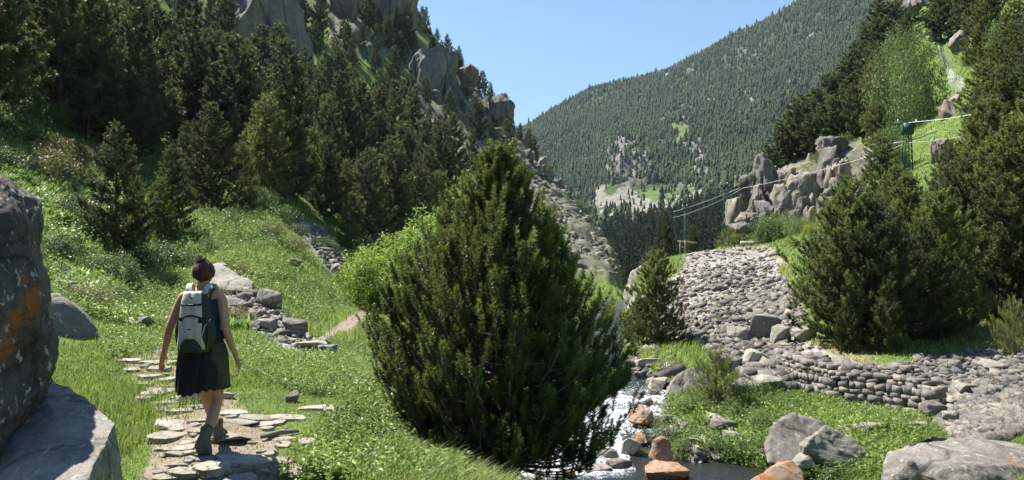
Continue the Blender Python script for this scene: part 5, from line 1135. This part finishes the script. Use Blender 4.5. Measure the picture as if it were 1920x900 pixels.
scatter('mountain_forest', 'needle_far', FIR, np.stack([PX, PY, zz - .4], 1), np.stack([hh * r.uniform(.8, 1.25, n), hh], 1), np.clip(.5 + dn[k] * .35 + r.normal(size=n) * .12, 0, 1), 12)
PY = np.exp(r.uniform(math.log(235), math.log(430), 4200)); PX = (r.uniform(1100, 1560, 4200) - 960) / F * PY; zz = HF(PX, PY); px, py = proj(PX, PY, zz); a_, b_, c_ = fmask(PX, PY, zz)
k = (~b_ & ~c_) & (py > 350) & ((px > 1190) | (py > 425)); PX, PY, zz = PX[k], PY[k], zz[k]; n = len(PX); hh = np.exp(r.normal(size=n) * .25) * 6.0; print('valley trees', n)
LOWP = []
for s in range(4):
    rr_ = np.random.default_rng(s); g = Geo(); C = []
    for i in range(90):
        f = rr_.uniform(.05, 1); a = rr_.uniform(0, 6.28); q = .22 * (1 - f) ** .8 * rr_.uniform(.5, 1.1) + .01; C.append([math.cos(a) * q, math.sin(a) * q, f])
    leaves(g, np.array(C), .03, 3, .045, .2 + .5 * np.array(C)[:, 2] * 0 + rr_.uniform(0, .4, 90), rr_); LOWP.append(templ_of(g))
scatter('valley_forest', 'needle_far', LOWP, np.stack([PX, PY, zz - .3], 1), np.stack([hh * 1.1, hh], 1), np.clip(.55 + r.normal(size=n) * .2, 0, 1), 13)

# dandelions by the path
g = Geo(); V, T = ico(1); g.add(V * np.array([.016, .016, .007]) + np.array([0, 0, .07]), T, None, .97); g.tube([(0, 0, 0), (.004, 0, .07)], .0015, 3, cap=False, tint=.3)
r = np.random.default_rng(55); q = screen_pts([(230, 680), (600, 700), (660, 800), (560, 900), (240, 900)], 80, r, 4, 14); scatter('dandelions', 'leaf_yellow', [templ_of(g)], q, r.uniform(.55, .95, len(q)), np.full(len(q), .5), 56)

# ------------------------------------------------------------------ the hiker
def smat(name, col, rough=.7, var=.12, sc=40, bump=.2, **k):
    m = N(name); p = m.obj(); n = m.noise(sc, 4, .6, p); c2 = tuple(min(1, v * (1 + var)) for v in col); c1 = tuple(v * (1 - var) for v in col)
    M[name] = m.done(m.bsdf(m.mix(n, c1, c2), rough, n, bump, .004, **k)); return M[name]
smat('skin', (0.46, 0.25, 0.16), .5, .08, 30, .1, **{'Subsurface Weight': .08})
smat('hair', (0.085, 0.030, 0.018), .55, .5, 60, .6)
smat('cloth_black', (0.014, 0.015, 0.020), .9, .3, 25, .4)
smat('cloth_olive', (0.060, 0.055, 0.038), .9, .2, 60, .3)
smat('cloth_navy', (0.020, 0.030, 0.070), .85, .2, 60, .3)
smat('pack_cream', (0.50, 0.47, 0.40), .75, .12, 50, .3)
smat('pack_green', (0.030, 0.040, 0.030), .7, .2, 50, .3)
smat('pack_strap', (0.50, 0.50, 0.48), .8, .1, 80, .3)
smat('webbing', (0.012, 0.012, 0.013), .6, .2, 90, .3)
smat('boot', (0.13, 0.11, 0.09), .85, .3, 40, .5)
smat('sole', (0.10, 0.10, 0.085), .9, .3, 60, .6)
smat('sock', (0.10, 0.06, 0.05), .9, .2, 90, .4)
def skin_obj(verts, edges, radii, root=0, sub=2):
    me = bpy.data.meshes.new('tmp'); me.from_pydata(verts, edges, []); o = bpy.data.objects.new('tmp', me); COL.objects.link(o)
    md = o.modifiers.new('s', 'SKIN'); md.use_smooth_shade = True
    for i, v in enumerate(me.skin_vertices[0].data): v.radius = radii[i] if hasattr(radii[i], '__len__') else (radii[i],) * 2; v.use_root = (i == root)
    sm = o.modifiers.new('u', 'SUBSURF'); sm.levels = sub; sm.render_levels = sub
    dg = bpy.context.evaluated_depsgraph_get(); ev = o.evaluated_get(dg); m2 = bpy.data.meshes.new_from_object(ev); bpy.data.objects.remove(o)
    V = np.array([v.co[:] for v in m2.vertices]); m2.calc_loop_triangles(); T = np.array([t.vertices[:] for t in m2.loop_triangles]); bpy.data.meshes.remove(m2); return V, T
def loft(g, rings, n=40, cap=True, sq=2.0, fold=None, tint=.5, a0=0, a1=2 * math.pi):
    """rings: (cx, cy, cz, rx, ry) stacked; superellipse outline"""
    V = []; closed = abs(a1 - a0 - 2 * math.pi) < 1e-6
    for i, (cx, cy, cz, rx, ry) in enumerate(rings):
        for k in range(n):
            a = a0 + (a1 - a0) * k / (n if closed else n - 1); c, s = math.cos(a), math.sin(a); e = 2 / sq
            q = 1 + (fold(a, i / (len(rings) - 1)) if fold else 0)
            V.append((cx + rx * q * abs(c) ** e * (1 if c >= 0 else -1), cy + ry * q * abs(s) ** e * (1 if s >= 0 else -1), cz + (0)))
    Q = [(i * n + k, i * n + (k + 1) % n, (i + 1) * n + (k + 1) % n, (i + 1) * n + k) for i in range(len(rings) - 1) for k in range(n if closed else n - 1)]
    T = []
    if cap and closed:
        for e_, i in ((0, 0), (1, len(rings) - 1)):
            V.append(rings[i][:3]); c = len(V) - 1
            for k in range(n):
                a, b = i * n + k, i * n + (k + 1) % n; T.append((c, b, a) if e_ == 0 else (c, a, b))
    g.add(V, T, Q, tint)
def part(name, g, mat, parent, solid=0.0, smooth=True, sub=0):
    o = link(name, g.mesh(name, M[mat], smooth), parent)
    if solid: md = o.modifiers.new('solid', 'SOLIDIFY'); md.thickness = solid; md.offset = 1
    if sub: md = o.modifiers.new('sub', 'SUBSURF'); md.levels = sub; md.render_levels = sub
    return o
def hiker():
    root = empty('person', (-2.585, 6.66, -.01), 0, .965)
    tag(root, 'woman hiker seen from behind walking down the stone path with a backpack', 'person')
    J = {}; vs, es, rd = [], [], []
    def a(nm, p, r, to=None):
        J[nm] = len(vs); vs.append(p); rd.append(r)
        if to: es.append((J[to], J[nm]))
    a('pel', (.03, 0, .90), (.135, .10)); a('wai', (.015, .01, 1.06), (.115, .085), 'pel'); a('che', (.0, .02, 1.22), (.135, .095), 'wai'); a('up', (.0, .025, 1.345), (.115, .075), 'che')
    a('nk', (.0, .035, 1.43), .052, 'up'); a('nk2', (.0, .05, 1.485), .047, 'nk'); a('hd', (.0, .065, 1.545), (.068, .078), 'nk2'); a('hd2', (.0, .06, 1.60), (.062, .072), 'hd')
    for sd, nm in ((-1, 'l'), (1, 'r')):
        sh = (.165 * sd, .02, 1.365); a(nm + 's', sh, .050, 'up')
        if sd < 0: el, wr, hn = (-.262, -.03, 1.10), (-.345, .045, .85), (-.37, .07, .79)
        else: el, wr, hn = (.225, -.05, 1.10), (.285, .01, .855), (.305, .03, .79)
        el = (el[0], el[1], el[2] - .01)
        m1 = tuple((sh[i] * .55 + el[i] * .45) for i in range(3)); a(nm + 'u', m1, .044, nm + 's'); a(nm + 'e', el, .036, nm + 'u')
        m2 = tuple((el[i] * .65 + wr[i] * .35) for i in range(3)); a(nm + 'f', m2, .036, nm + 'e'); a(nm + 'w', wr, (.024, .020), nm + 'f'); a(nm + 'h', hn, (.036, .017), nm + 'w')
        W, Hn = Vector(wr), Vector(hn); D = (Hn - W).normalized(); S_ = D.cross(Vector((sd * 1.0, .15, 0))).normalized(); Nn = D.cross(S_).normalized() * (1 if D.cross(S_).dot(Vector((-sd, 0, 0))) > 0 else -1)
        if S_.y < 0: S_ = -S_
        for q, (off, ln) in enumerate([(.027, .066), (.009, .076), (-.009, .071), (-.026, .056)]):
            b0 = Hn + S_ * off + D * .012; b1 = Hn + S_ * off * 1.15 + D * (.036); b2 = b1 + D * ln * .42 + Nn * ln * .16; b3 = b2 + D * ln * .30 + Nn * ln * .34; 
            a(f'{nm}{q}a', tuple(b0), .0105, nm + 'h'); a(f'{nm}{q}b', tuple(b1), .0092, f'{nm}{q}a'); a(f'{nm}{q}c', tuple(b2), .0085, f'{nm}{q}b'); a(f'{nm}{q}d', tuple(b3), .0070, f'{nm}{q}c')
        t0 = W + D * .022 + S_ * .022; t1 = t0 + S_ * .028 + D * .028 + Nn * .008; t2 = t1 + D * .03 + S_ * .006 + Nn * .012
        a(nm + 't0', tuple(t0), .013, nm + 'w'); a(nm + 't1', tuple(t1), .0105, nm + 't0'); a(nm + 't2', tuple(t2), .0085, nm + 't1')
    legs = {'l': ((-.045, .0, .84), (-.02, .13, .49), (.005, .21, .33), (.02, .33, .125), (.02, .47, .075)), 'r': ((.115, .0, .84), (.125, .04, .47), (.118, -.07, .32), (.105, -.20, .175), (.105, -.15, .06))}
    for nm, (hp, kn, cf, an, to) in legs.items():
        a(nm + 'hip', hp, .082, 'pel'); a(nm + 'th', tuple((hp[i] + kn[i]) / 2 for i in range(3)), .072, nm + 'hip'); a(nm + 'kn', kn, .052, nm + 'th'); a(nm + 'cf', cf, .054, nm + 'kn')
        m_ = tuple(cf[i] * .35 + an[i] * .65 for i in range(3)); a(nm + 'sh', m_, .036, nm + 'cf'); a(nm + 'an', an, .034, nm + 'sh'); a(nm + 'to', to, .032, nm + 'an')
    V, T = skin_obj(vs, es, rd, 0, 2)
    g = Geo(); g.add(V, T)
    # head: skull, jaw, nose, ears, eyes joined to the neck
    Vi, Ti = ico(4); hc = np.array([.0, .06, 1.555]); Hd = Vi * np.array([.072, .090, .108])
    Hd[:, 1] += np.where(Hd[:, 2] < -.03, .012, 0) * np.clip(-Hd[:, 2] * 20, 0, 1); Hd[:, 0] *= 1 - .25 * np.clip(-Hd[:, 2] / .1, 0, 1)
    nz = np.exp(-((Hd[:, 0] / .011) ** 2 + ((Hd[:, 2] + .018) / .020) ** 2)) * (Hd[:, 1] > 0); Hd[:, 1] += nz * .020
    ey = sum(np.exp(-(((Hd[:, 0] - s * .028) / .012) ** 2 + ((Hd[:, 2] - .010) / .009) ** 2)) for s in (-1, 1)) * (Hd[:, 1] > 0); Hd[:, 1] -= ey * .008
    mo = np.exp(-((Hd[:, 0] / .022) ** 2 + ((Hd[:, 2] + .052) / .005) ** 2)) * (Hd[:, 1] > 0); Hd[:, 1] += mo * .005
    g.add(Hd + hc, Ti)
    for s in (-1, 1):
        E = ico(3)[0] * np.array([.010, .019, .030]); g.add(E + hc + np.array([s * .072, -.004, -.008]), ico(3)[1])
        E = ico(2)[0] * .010; g.add(E + hc + np.array([s * .028, .075, .010]), ico(2)[1])
    me = g.mesh('person_body', M['skin'], True); tmp = bpy.data.objects.new('tmp', me); COL.objects.link(tmp)
    rm = tmp.modifiers.new('r', 'REMESH'); rm.mode = 'VOXEL'; rm.voxel_size = .0050; rm.use_smooth_shade = True
    cs = tmp.modifiers.new('c', 'SMOOTH'); cs.factor = .5; cs.iterations = 3
    ev = tmp.evaluated_get(bpy.context.evaluated_depsgraph_get()); m2 = bpy.data.meshes.new_from_object(ev); bpy.data.objects.remove(tmp)
    m2.name = 'body'; m2.materials.clear(); m2.materials.append(M['skin']); link('body', m2, root)
    # hair gathered up in a bun
    g = Geo(); Vh, Th = ico(5); Hh = Vh * np.array([.090, .104, .112]); Hh += nrm(Vh) * (.006 * fbm(Vh[:, 0] * 9, Vh[:, 1] * 9, Vh[:, 2] * 3, 4, 3) + .004 * np.sin(Vh[:, 0] * 46 + 5 * Vh[:, 2]))[:, None]
    face = (Hh[:, 1] > .025) & (Hh[:, 2] < .045); Hh[face] *= np.array([.85, .72, .9]); low = Hh[:, 2] < -.045; Hh[low, 2] = -.045 + (Hh[low, 2] + .045) * .55; Hh[low, 0] *= .82
    g.add(Hh + hc + np.array([0, -.010, .006]), Th); Bn = Vh * np.array([.032, .034, .024]); Bn += nrm(Vh) * (.009 * fbm(Vh[:, 0] * 5, Vh[:, 1] * 5, Vh[:, 2] * 5, 4, 8))[:, None]; g.add(Bn + hc + np.array([-.012, -.040, .108]), Th)
    r = np.random.default_rng(2)
    for k in range(320):
        d = nrm(r.normal(size=3)); d[2] = abs(d[2]) if k % 3 else d[2]; d[1] = -abs(d[1]) * .8
        b = hc + d * np.array([.083, .1, .112]) if k % 2 else hc + np.array([-.012, -.040, .108]) + d * .036
        e = b + d * r.uniform(.006, .030) + r.normal(size=3) * .008; g.tube([b, (b + e) / 2 + r.normal(size=3) * .003, e], [.0020, .0016, .0007], 3, cap=False)
    part('hair', g, 'hair', root)
    # navy tank top with thin straps
    fold = lambda a_, t: .020 * math.sin(a_ * 5 + t * 7) * t + .012 * math.sin(a_ * 11 + 3)
    g = Geo(); loft(g, [(.0, .022, 1.335, .145, .098), (.0, .022, 1.28, .166, .112), (.0, .02, 1.20, .165, .116), (.006, .014, 1.12, .150, .108), (.012, .01, 1.05, .145, .108), (.02, .005, .98, .160, .118), (.03, 0, .90, .176, .125)], 48, False, 2.2, lambda a_, t: .012 * math.sin(a_ * 5 + t * 7)); part('top', g, 'cloth_navy', root, .004)
    g = Geo()
    for s in (-1, 1): g.tube([(s * .10, -.088, 1.30), (s * .108, -.068, 1.38), (s * .105, -.01, 1.425), (s * .10, .06, 1.40), (s * .095, .12, 1.32)], .0085, 6)
    part('top_strap', g, 'cloth_navy', root)
    # olive shorts and the black jacket tied over them
    g = Geo()
    for nm, sd in (('l', -1), ('r', 1)):
        hp, kn = np.array(legs[nm][0]), np.array(legs[nm][1]); rg = []
        for t in np.linspace(-.1, .74, 9): q = hp + (kn - hp) * t; rg.append((q[0] + .008 * sd, q[1], q[2], .100 + .004 * t, .112))
        loft(g, rg, 36, False, 2.3, lambda a_, t: .035 * math.sin(a_ * 4 + t * 5) * (t + .2) + .02 * math.sin(a_ * 9 + t * 14))
    loft(g, [(.03, 0, .99, .150, .115), (.03, 0, .92, .178, .130), (.035, 0, .84, .196, .138), (.035, 0, .79, .190, .13)], 44, False, 2.2); part('shorts', g, 'cloth_olive', root, .005)
    g = Geo(); n = 60; V = []; rows_ = 22
    for i in range(rows_):
        t = i / (rows_ - 1)
        for k in range(n):
            a_ = math.radians(180 + 5) + math.radians(180) * k / (n - 1) - math.radians(18)
            bot = .575 + .05 * max(0, math.sin((k / n) * math.pi * 1.0)) * 0 - .045 * math.exp(-((k / n - .42) / .22) ** 2) + .035 * (k / n < .12) * (1 - k / n / .12) + .01 * math.sin(k * .9)
            z = 1.03 + (bot - 1.03) * t; rx = .166 + .018 * min(1, t * 1.6) - .008 * t; ry = .135 + .025 * min(1, t * 2)
            q = 1 + (.035 * math.sin(k * .55 + t * 3) + .02 * math.sin(k * 1.3 + t * 6)) * (.25 + t)
            V.append((.0 + math.cos(a_) * rx * q - .01 * t, math.sin(a_) * ry * q - .005 - .03 * t, z))
    g.add(V, None, [(i * n + k, (i + 1) * n + k, (i + 1) * n + k + 1, i * n + k + 1) for i in range(rows_ - 1) for k in range(n - 1)]); part('tied_jacket', g, 'cloth_black', root, .008)
    g = Geo(); loft(g, [(.02, .0, 1.065, .168, .128), (.02, .0, 1.045, .182, .142), (.02, 0, 1.01, .184, .144), (.02, 0, .99, .172, .132)], 44, False, 2.2, lambda a_, t: .03 * math.sin(a_ * 7)); g.tube([(.02, .13, 1.02), (.06, .16, .93), (.08, .17, .78)], [.03, .035, .025], 8); part('jacket_sleeves', g, 'cloth_black', root, .004)
    # boots and socks
    for nm in ('l', 'r'):
        an, to = Vector(legs[nm][3]), Vector(legs[nm][4])
        if nm == 'l': fw = Vector((.0, 1, -.06)).normalized(); up = Vector((0, .06, 1)).normalized()
        else: fw = Vector((.0, .66, -.75)).normalized(); up = Vector((0, .75, .66)).normalized()
        sd = fw.cross(up); Rm = Matrix((sd, fw, up)).transposed()
        base = an - up * .085
        bt = empty('boot', (0, 0, 0)); bt.parent = root
        def W(g, mat, name, solid=0):
            for i in range(len(g.V)): g.V[i] = np.array([tuple(Rm @ Vector(q) + base) for q in g.V[i]])
            return part(name, g, mat, bt)
        g = Geo(); loft(g, [(0, .05, .012, .046, .140), (0, .05, .035, .050, .142), (0, .042, .060, .048, .128), (0, .015, .085, .044, .090), (0, -.012, .11, .043, .060), (0, -.018, .145, .046, .056), (0, -.018, .165, .050, .060)], 32, True, 2.5); W(g, 'boot', 'upper')
        g = Geo(); loft(g, [(0, .05, -.014, .046, .140), (0, .05, -.010, .052, .148), (0, .05, .010, .054, .150), (0, .05, .022, .050, .144)], 36, True, 2.8)
        for q in range(9): g.box((0, -.08 + q * .031, -.017), (.040 if 0 < q < 8 else .03, .009, .007))
        W(g, 'sole', 'sole')
        g = Geo(); loft(g, [(0, -.018, .150, .046, .052), (0, -.018, .172, .049, .055), (0, -.016, .190, .046, .052), (0, -.010, .197, .040, .044)], 24, True, 2, lambda a_, t: .03 * math.sin(a_ * 12)); W(g, 'sock', 'sock')
    # backpack
    pk = empty('backpack', (0, 0, .13), 0, .93); pk.parent = root; X0, Yb = .012, -.165
    def prof_(z):  # half width, depth
        return np.interp(z, [.83, .88, .96, 1.08, 1.2, 1.3, 1.36, 1.385], [.120, .142, .150, .145, .130, .116, .098, .06]), np.interp(z, [.83, .9, 1.0, 1.15, 1.3, 1.37, 1.385], [.085, .125, .135, .120, .095, .06, .03])
    g = Geo(); zs = np.linspace(.83, 1.385, 26); loft(g, [(X0, Yb - .0, z, prof_(z)[0], prof_(z)[1] * .86) for z in zs], 56, True, 2.6, lambda a_, t: .012 * math.sin(a_ * 3 + t * 9)); part('pack_body', g, 'pack_green', pk)
    g = Geo(); V = []; nz_, nx_ = 34, 25    # cream front panel that narrows and splits round the lower pocket
    zs = np.linspace(.865, 1.375, nz_)
    keepq = []
    for i, z in enumerate(zs):
        w, d = prof_(z); hw = min(w * .93, np.interp(z, [.865, .93, 1.0, 1.12, 1.25, 1.375], [.130, .112, .098, .100, .092, .075]))
        for k in range(nx_):
            x = -hw + 2 * hw * k / (nx_ - 1); e = 1 - abs(x / w) ** 2.6; y = -d * .86 * max(0, e) ** (1 / 2.6) - .010 - .004 * math.sin(x * 70 + z * 9); V.append((X0 + x - .008, Yb + y, z))
    Q = []
    for i in range(nz_ - 1):
        for k in range(nx_ - 1):
            zc, xc = (zs[i] + zs[i + 1]) / 2, V[i * nx_ + k][0] - X0 + .012
            if (xc / .098) ** 2 + ((zc - .865) / .095) ** 2 < 1: continue
            Q.append((i * nx_ + k, i * nx_ + k + 1, (i + 1) * nx_ + k + 1, (i + 1) * nx_ + k))
    g.add(V, None, Q); part('front_panel', g, 'pack_cream', pk, .006)
    g = Geo(); loft(g, [(X0 - .008, Yb - .118, .955 - .115 * (1 - t) ** .8 if False else .845 + .11 * t, .096 * math.sqrt(max(.02, 1 - t ** 2.2)), .030) for t in np.linspace(0, .98, 10)], 24, True, 2.2); part('lower_pocket', g, 'pack_green', pk)
    g = Geo()
    for z, hw, dip in ((1.262, .100, .004), (1.165, .104, -.028)):
        pts_ = []
        for k in range(9):
            x = -hw + 2 * hw * k / 8; w, d = prof_(z); e = max(0, 1 - abs(x / w) ** 2.6); pts_.append((X0 + x, Yb - d * .86 * e ** (1 / 2.6) - .020, z - dip * 0 + dip * ((x / hw) ** 2)))
        g.tube(pts_, .0085, 6)
    g.box((X0 + .085, Yb - .115, 1.12), (.014, .008, .018)); g.box((X0 - .085, Yb - .115, 1.14), (.014, .008, .018)); g.box((X0 - .01, Yb - .128, 1.045), (.014, .004, .005))
    g.tube([(X0 - .03, Yb - .06, 1.37), (X0 - .03, Yb - .07, 1.335), (X0 + .0, Yb - .085, 1.322), (X0 + .03, Yb - .07, 1.335), (X0 + .03, Yb - .06, 1.37)], .009, 6)
    for s in (-1, 1): g.tube([(X0 + s * .06, Yb - .05, 1.33), (s * .075 - .02, -.08, 1.395), (s * .09, -.03, 1.435)], .006, 5)
    part('webbing', g, 'webbing', pk)
    g = Geo(); g.tube([(X0 + .150, Yb - .04, 1.13), (X0 + .12, Yb - .105, 1.07), (X0 + .10, Yb - .125, .98), (X0 + .095, Yb - .13, .90)], .0045, 5); part('cord', g, 'pack_strap', pk)
    for s in (-1, 1):
        g = Geo(); loft(g, [(X0 + s * np.interp(z, [.86, .95, 1.05, 1.16], [.122, .138, .138, .122]), Yb + .0, z, 0.034 * math.sin(math.pi * min(.92, max(.12, (z - .82) / .36))), .085) for z in np.linspace(.86, 1.16, 9)], 22, True, 2.2); part('side_pocket', g, 'pack_green', pk)
    for s in (-1, 1):
        g = Geo(); path = [Vector((X0 * .6 + s * .055, -.10, 1.33)), Vector((s * .082 - .01, -.075, 1.405)), Vector((s * .098, -.015, 1.440)), Vector((s * .105, .06, 1.42)), Vector((s * .11, .125, 1.33)), Vector((s * .12, .13, 1.2)), Vector((s * .16, .06, 1.06)), Vector((s * .15, -.06, 1.0))]
        V = []
        for i, q in enumerate(path):
            d = (path[min(i + 1, len(path) - 1)] - path[max(i - 1, 0)]).normalized(); wd = (.030 if i < 6 else .012)
            V += [tuple(q + Vector((-wd, 0, 0))), tuple(q + Vector((wd, 0, 0)))]
        g.add(V, None, [(2 * i, 2 * i + 1, 2 * i + 3, 2 * i + 2) for i in range(len(path) - 1)]); part('shoulder_strap', g, 'pack_strap', pk, .014, sub=2)
hiker()

# ------------------------------------------------------------------ pylons, cables, net, rail
smat('green_paint', (0.020, 0.075, 0.045), .5, .25, 6, .2); smat('galvanised', (0.50, 0.51, 0.52), .45, .15, 8, .2, metal=.6); smat('dark_steel', (0.05, 0.055, 0.055), .5, .2, 8, .2); smat('old_wood', (0.26, 0.20, 0.15), .9, .3, 12, .5)
def pylon(px, top, Yd, label, wtop, armL, armR, arm_z, wd=.22):
    x = (px - 960) / F * Yd; zb = float(H(x, Yd)) - .2; zt = CAM_Z + (450 - top) / F * Yd; h = zt - zb
    t = empty('power_pylon', (x, Yd, zb)); tag(t, label, 'pylon', 'green lattice pylons along the right slope')
    g = Geo()
    for sx in (-1, 1):
        for sy in (-1, 1): g.tube([(sx * wd, sy * wd, 0), (sx * wd * .55, sy * wd * .55, h)], .035 if wtop > .6 else .018, 4)
    nb = max(4, int(h / .55))
    for k in range(nb):
        for sy in (-1, 1):
            w0, w1 = wd * (1 - .45 * k / nb), wd * (1 - .45 * (k + 1) / nb); s = 1 if k % 2 else -1
            g.tube([(s * w0, sy * w0, h * k / nb), (-s * w1, sy * w1, h * (k + 1) / nb)], .016, 4, cap=False); g.tube([(sy * w0, s * w0, h * k / nb), (sy * w1, -s * w1, h * (k + 1) / nb)], .016, 4, cap=False)
    part('lattice_mast', g, 'green_paint', t, smooth=False)
    g = Geo(); g.box((0, 0, h), (.55 * wtop, .06, .05)); g.box((.0, 0, h - .32), (.25, .25, .30)) if wtop > .6 else g.box((0, 0, h - .12), (.10, .10, .12)); part('head_box', g, 'green_paint' if wtop > .6 else 'dark_steel', t, smooth=False)
    g = Geo(); g.tube([(armL, -.1, arm_z[0] + h), (0, 0, arm_z[1] + h), (armR, .2, arm_z[2] + h)], .04, 6); g.tube([(armL, -.1, arm_z[0] + h), (armL - .02, -.1, arm_z[0] + h - .45)], .025, 5); part('cross_arm', g, 'galvanised' if wtop > .6 else 'dark_steel', t)
    g = Geo()
    for q in (-.5 * wtop, .5 * wtop): g.tube([(q, 0, h), (q, 0, h + .12), (q, 0, h + .2)], [.03, .045, .02], 6)
    part('insulator', g, 'galvanised', t)
    return Vector((x, Yd, zt))
p1 = pylon(1701, 231, 44, 'green lattice pylon standing among the trees on the right hillside', 1.0, -1.2, 1.75, (-1.18, -1.0, -.42))
p2 = pylon(1358, 347, 56, 'thin dark pylon rising from the lip of the scree left of the cliff', .45, -.35, .35, (-.1, -.1, -.1), .06)
p3 = pylon(1284, 388, 66, 'thinnest and farthest pylon, left of the other thin one', .35, -.3, .3, (-.1, -.1, -.1), .055)
def cable(pts, r, label, sag=.25, mat='galvanised'):
    g = Geo(); A = []
    for a_, b_ in zip(pts[:-1], pts[1:]):
        n = 14
        for k in range(n): t = k / n; q = a_.lerp(b_, t); q.z -= sag * 4 * t * (1 - t) * (a_ - b_).length / 40; A.append(q)
    A.append(pts[-1]); c = A[0].copy(); g.tube([q - c for q in A], r, 5); o = link('cable', g.mesh('cable', M[mat], True), loc=c); tag(o, label, 'cable', 'cables strung between the pylons')
cable([P(1262, 408, 66), P(1358, 372, 56), P(1392, 353, 55), P(1640, 290, 46), P(1700, 268, 44), P(1830, 250, 38), P(1990, 215, 34)], .016, 'lowest cable rising from the far pylon across the cliff to the right', .5)
cable([P(1262, 397, 66), P(1358, 364, 56), P(1388, 352, 55)], .018, 'short cable from the two thin pylons to the bracket on the cliff', .3)
cable([P(1262, 401, 66), P(1356, 349, 56), P(1396, 347, 56)], .012, 'thin top wire between the two thin pylons', .4, 'dark_steel')
cable([P(1700, 230, 44), P(1780, 222, 42), P(1866, 206, 40), P(1990, 180, 38)], .014, 'upper wire running right from the head of the green pylon', .2)
cable([P(1700, 262, 44), P(1757, 243, 43.5), P(1812, 246, 43)], .020, 'pale thick cable at the arm of the green pylon', .0)
cable([P(1866, 100, 60), P(1960, 62, 58)], .02, 'short length of wire high at the right edge', .1)
def bracket():
    g = Geo(); c = P(1380, 352, 55.5); g.box((0, 0, 0), (.12, .1, .16)); g.tube([(-.2, 0, .05), (1.6, 1.5, .05)], .035, 5); o = link('cable_bracket', g.mesh('cable_bracket', M['dark_steel']), loc=c); tag(o, 'dark steel bracket holding the cables at the left end of the cliff', 'bracket')
bracket()
def net():
    Yn = 50; A, B, C, D = P(1760, 86, Yn), P(1808, 168, Yn - 1), P(1776, 150, Yn), P(1786, 176, Yn - .5)
    t = empty('rockfall_net', tuple(A)); tag(t, 'hanging steel rockfall net on a leaning post on the right hillside', 'net')
    top = P(1760, 86, Yn) - A; g = Geo(); g.tube([(0, 0, 0), tuple(P(1776, 128, Yn + .3) - A)], [.05, .07], 7); part('post', g, 'galvanised', t)
    g = Geo(); L1 = [P(1762, 90, Yn), P(1776, 126, Yn), P(1776, 150, Yn - .3), P(1788, 172, Yn - .5)]; L2 = [P(1763, 89, Yn), P(1786, 128, Yn - .8), P(1806, 150, Yn - 1.6), P(1812, 170, Yn - 2)]
    def bz(L, t): 
        k = min(int(t * 3), 2); return L[k].lerp(L[k + 1], t * 3 - k)
    for i in range(9):
        f = i / 8; g.tube([tuple(bz(L1, q / 12).lerp(bz(L2, q / 12), f) - A + Vector((0, .12 * math.sin(q + i), 0))) for q in range(13)], .012, 3, cap=False)
    for q in range(2, 26): g.tube([tuple(bz(L1, q / 26).lerp(bz(L2, q / 26), i / 6) - A + Vector((0, .1 * math.sin(q * .7 + i), -.06 * math.sin(i * .52)))) for i in range(7)], .009, 3, cap=False)
    part('mesh_net', g, 'galvanised', t)
net()
def rail():
    c = P(1280, 478, 47); c.z = float(H(c.x, c.y)); t = empty('handrail', tuple(c)); tag(t, 'short wooden handrail at the left lip of the scree', 'handrail')
    for x in (-.15, .15):
        g = Geo(); g.tube([(x, 0, -.2), (x, 0, .85)], .045, 6); part('post', g, 'old_wood', t)
    g = Geo(); g.tube([(-.3, 0, .8), (.9, .3, .72)], .05, 6); g.tube([(-.15, 0, .45), (.15, 0, .45)], .03, 6); part('rail', g, 'old_wood', t)
rail()
def kerb():
    g = Geo(); c = P(1425, 458, 50); c.z = float(H(c.x, c.y)); g.box((0, 0, .1), (1.2, .12, .14)); o = link('low_wall', g.mesh('low_wall', M['rock_path']), loc=c); tag(o, 'low pale concrete edging at the top of the scree below the cliff', 'low wall')
kerb()
def log():
    c = ray(1030 + 505, 690, 8) or Vector((0, 0, 0))
    for px, py, L_, a_, lb in ((525, 822, .15, .6, 'weathered stick lying in the wet mud right of the hiker'), (655, 714, .3, -.5, 'grey dead branch lying in the grass right of the path')):
        q = ray(px, py, 5); g = Geo(); g.tube([(-L_, -L_ * a_, .03), (0, .01, .05), (L_, L_ * a_, .04)], [.02, .026, .012], 7); g.tube([(0, 0, .05), (.07, .1, .09)], [.012, .004], 5); o = link('dead_branch', g.mesh('dead_branch', M['twig'], True), loc=q); tag(o, lb, 'branch')
log()

# ------------------------------------------------------------------ the air
def haze():
    g = Geo(); x0, x1, y0, y1, z0, z1 = -1500, 2700, -30, 2350, -700, 640; g.box(((x0 + x1) / 2, (y0 + y1) / 2, (z0 + z1) / 2), ((x1 - x0) / 2, (y1 - y0) / 2, (z1 - z0) / 2))
    m = bpy.data.materials.new('haze'); m.use_nodes = True; nt = m.node_tree; nt.nodes.clear(); o_ = nt.nodes.new('ShaderNodeOutputMaterial'); v = nt.nodes.new('ShaderNodeVolumePrincipled')
    v.inputs['Color'].default_value = (.62, .78, 1.0, 1); v.inputs['Density'].default_value = .00007; v.inputs['Anisotropy'].default_value = .2; nt.links.new(v.outputs[0], o_.inputs['Volume'])
    o = link('haze', g.mesh('haze', m)); o['kind'] = 'stuff'
haze()
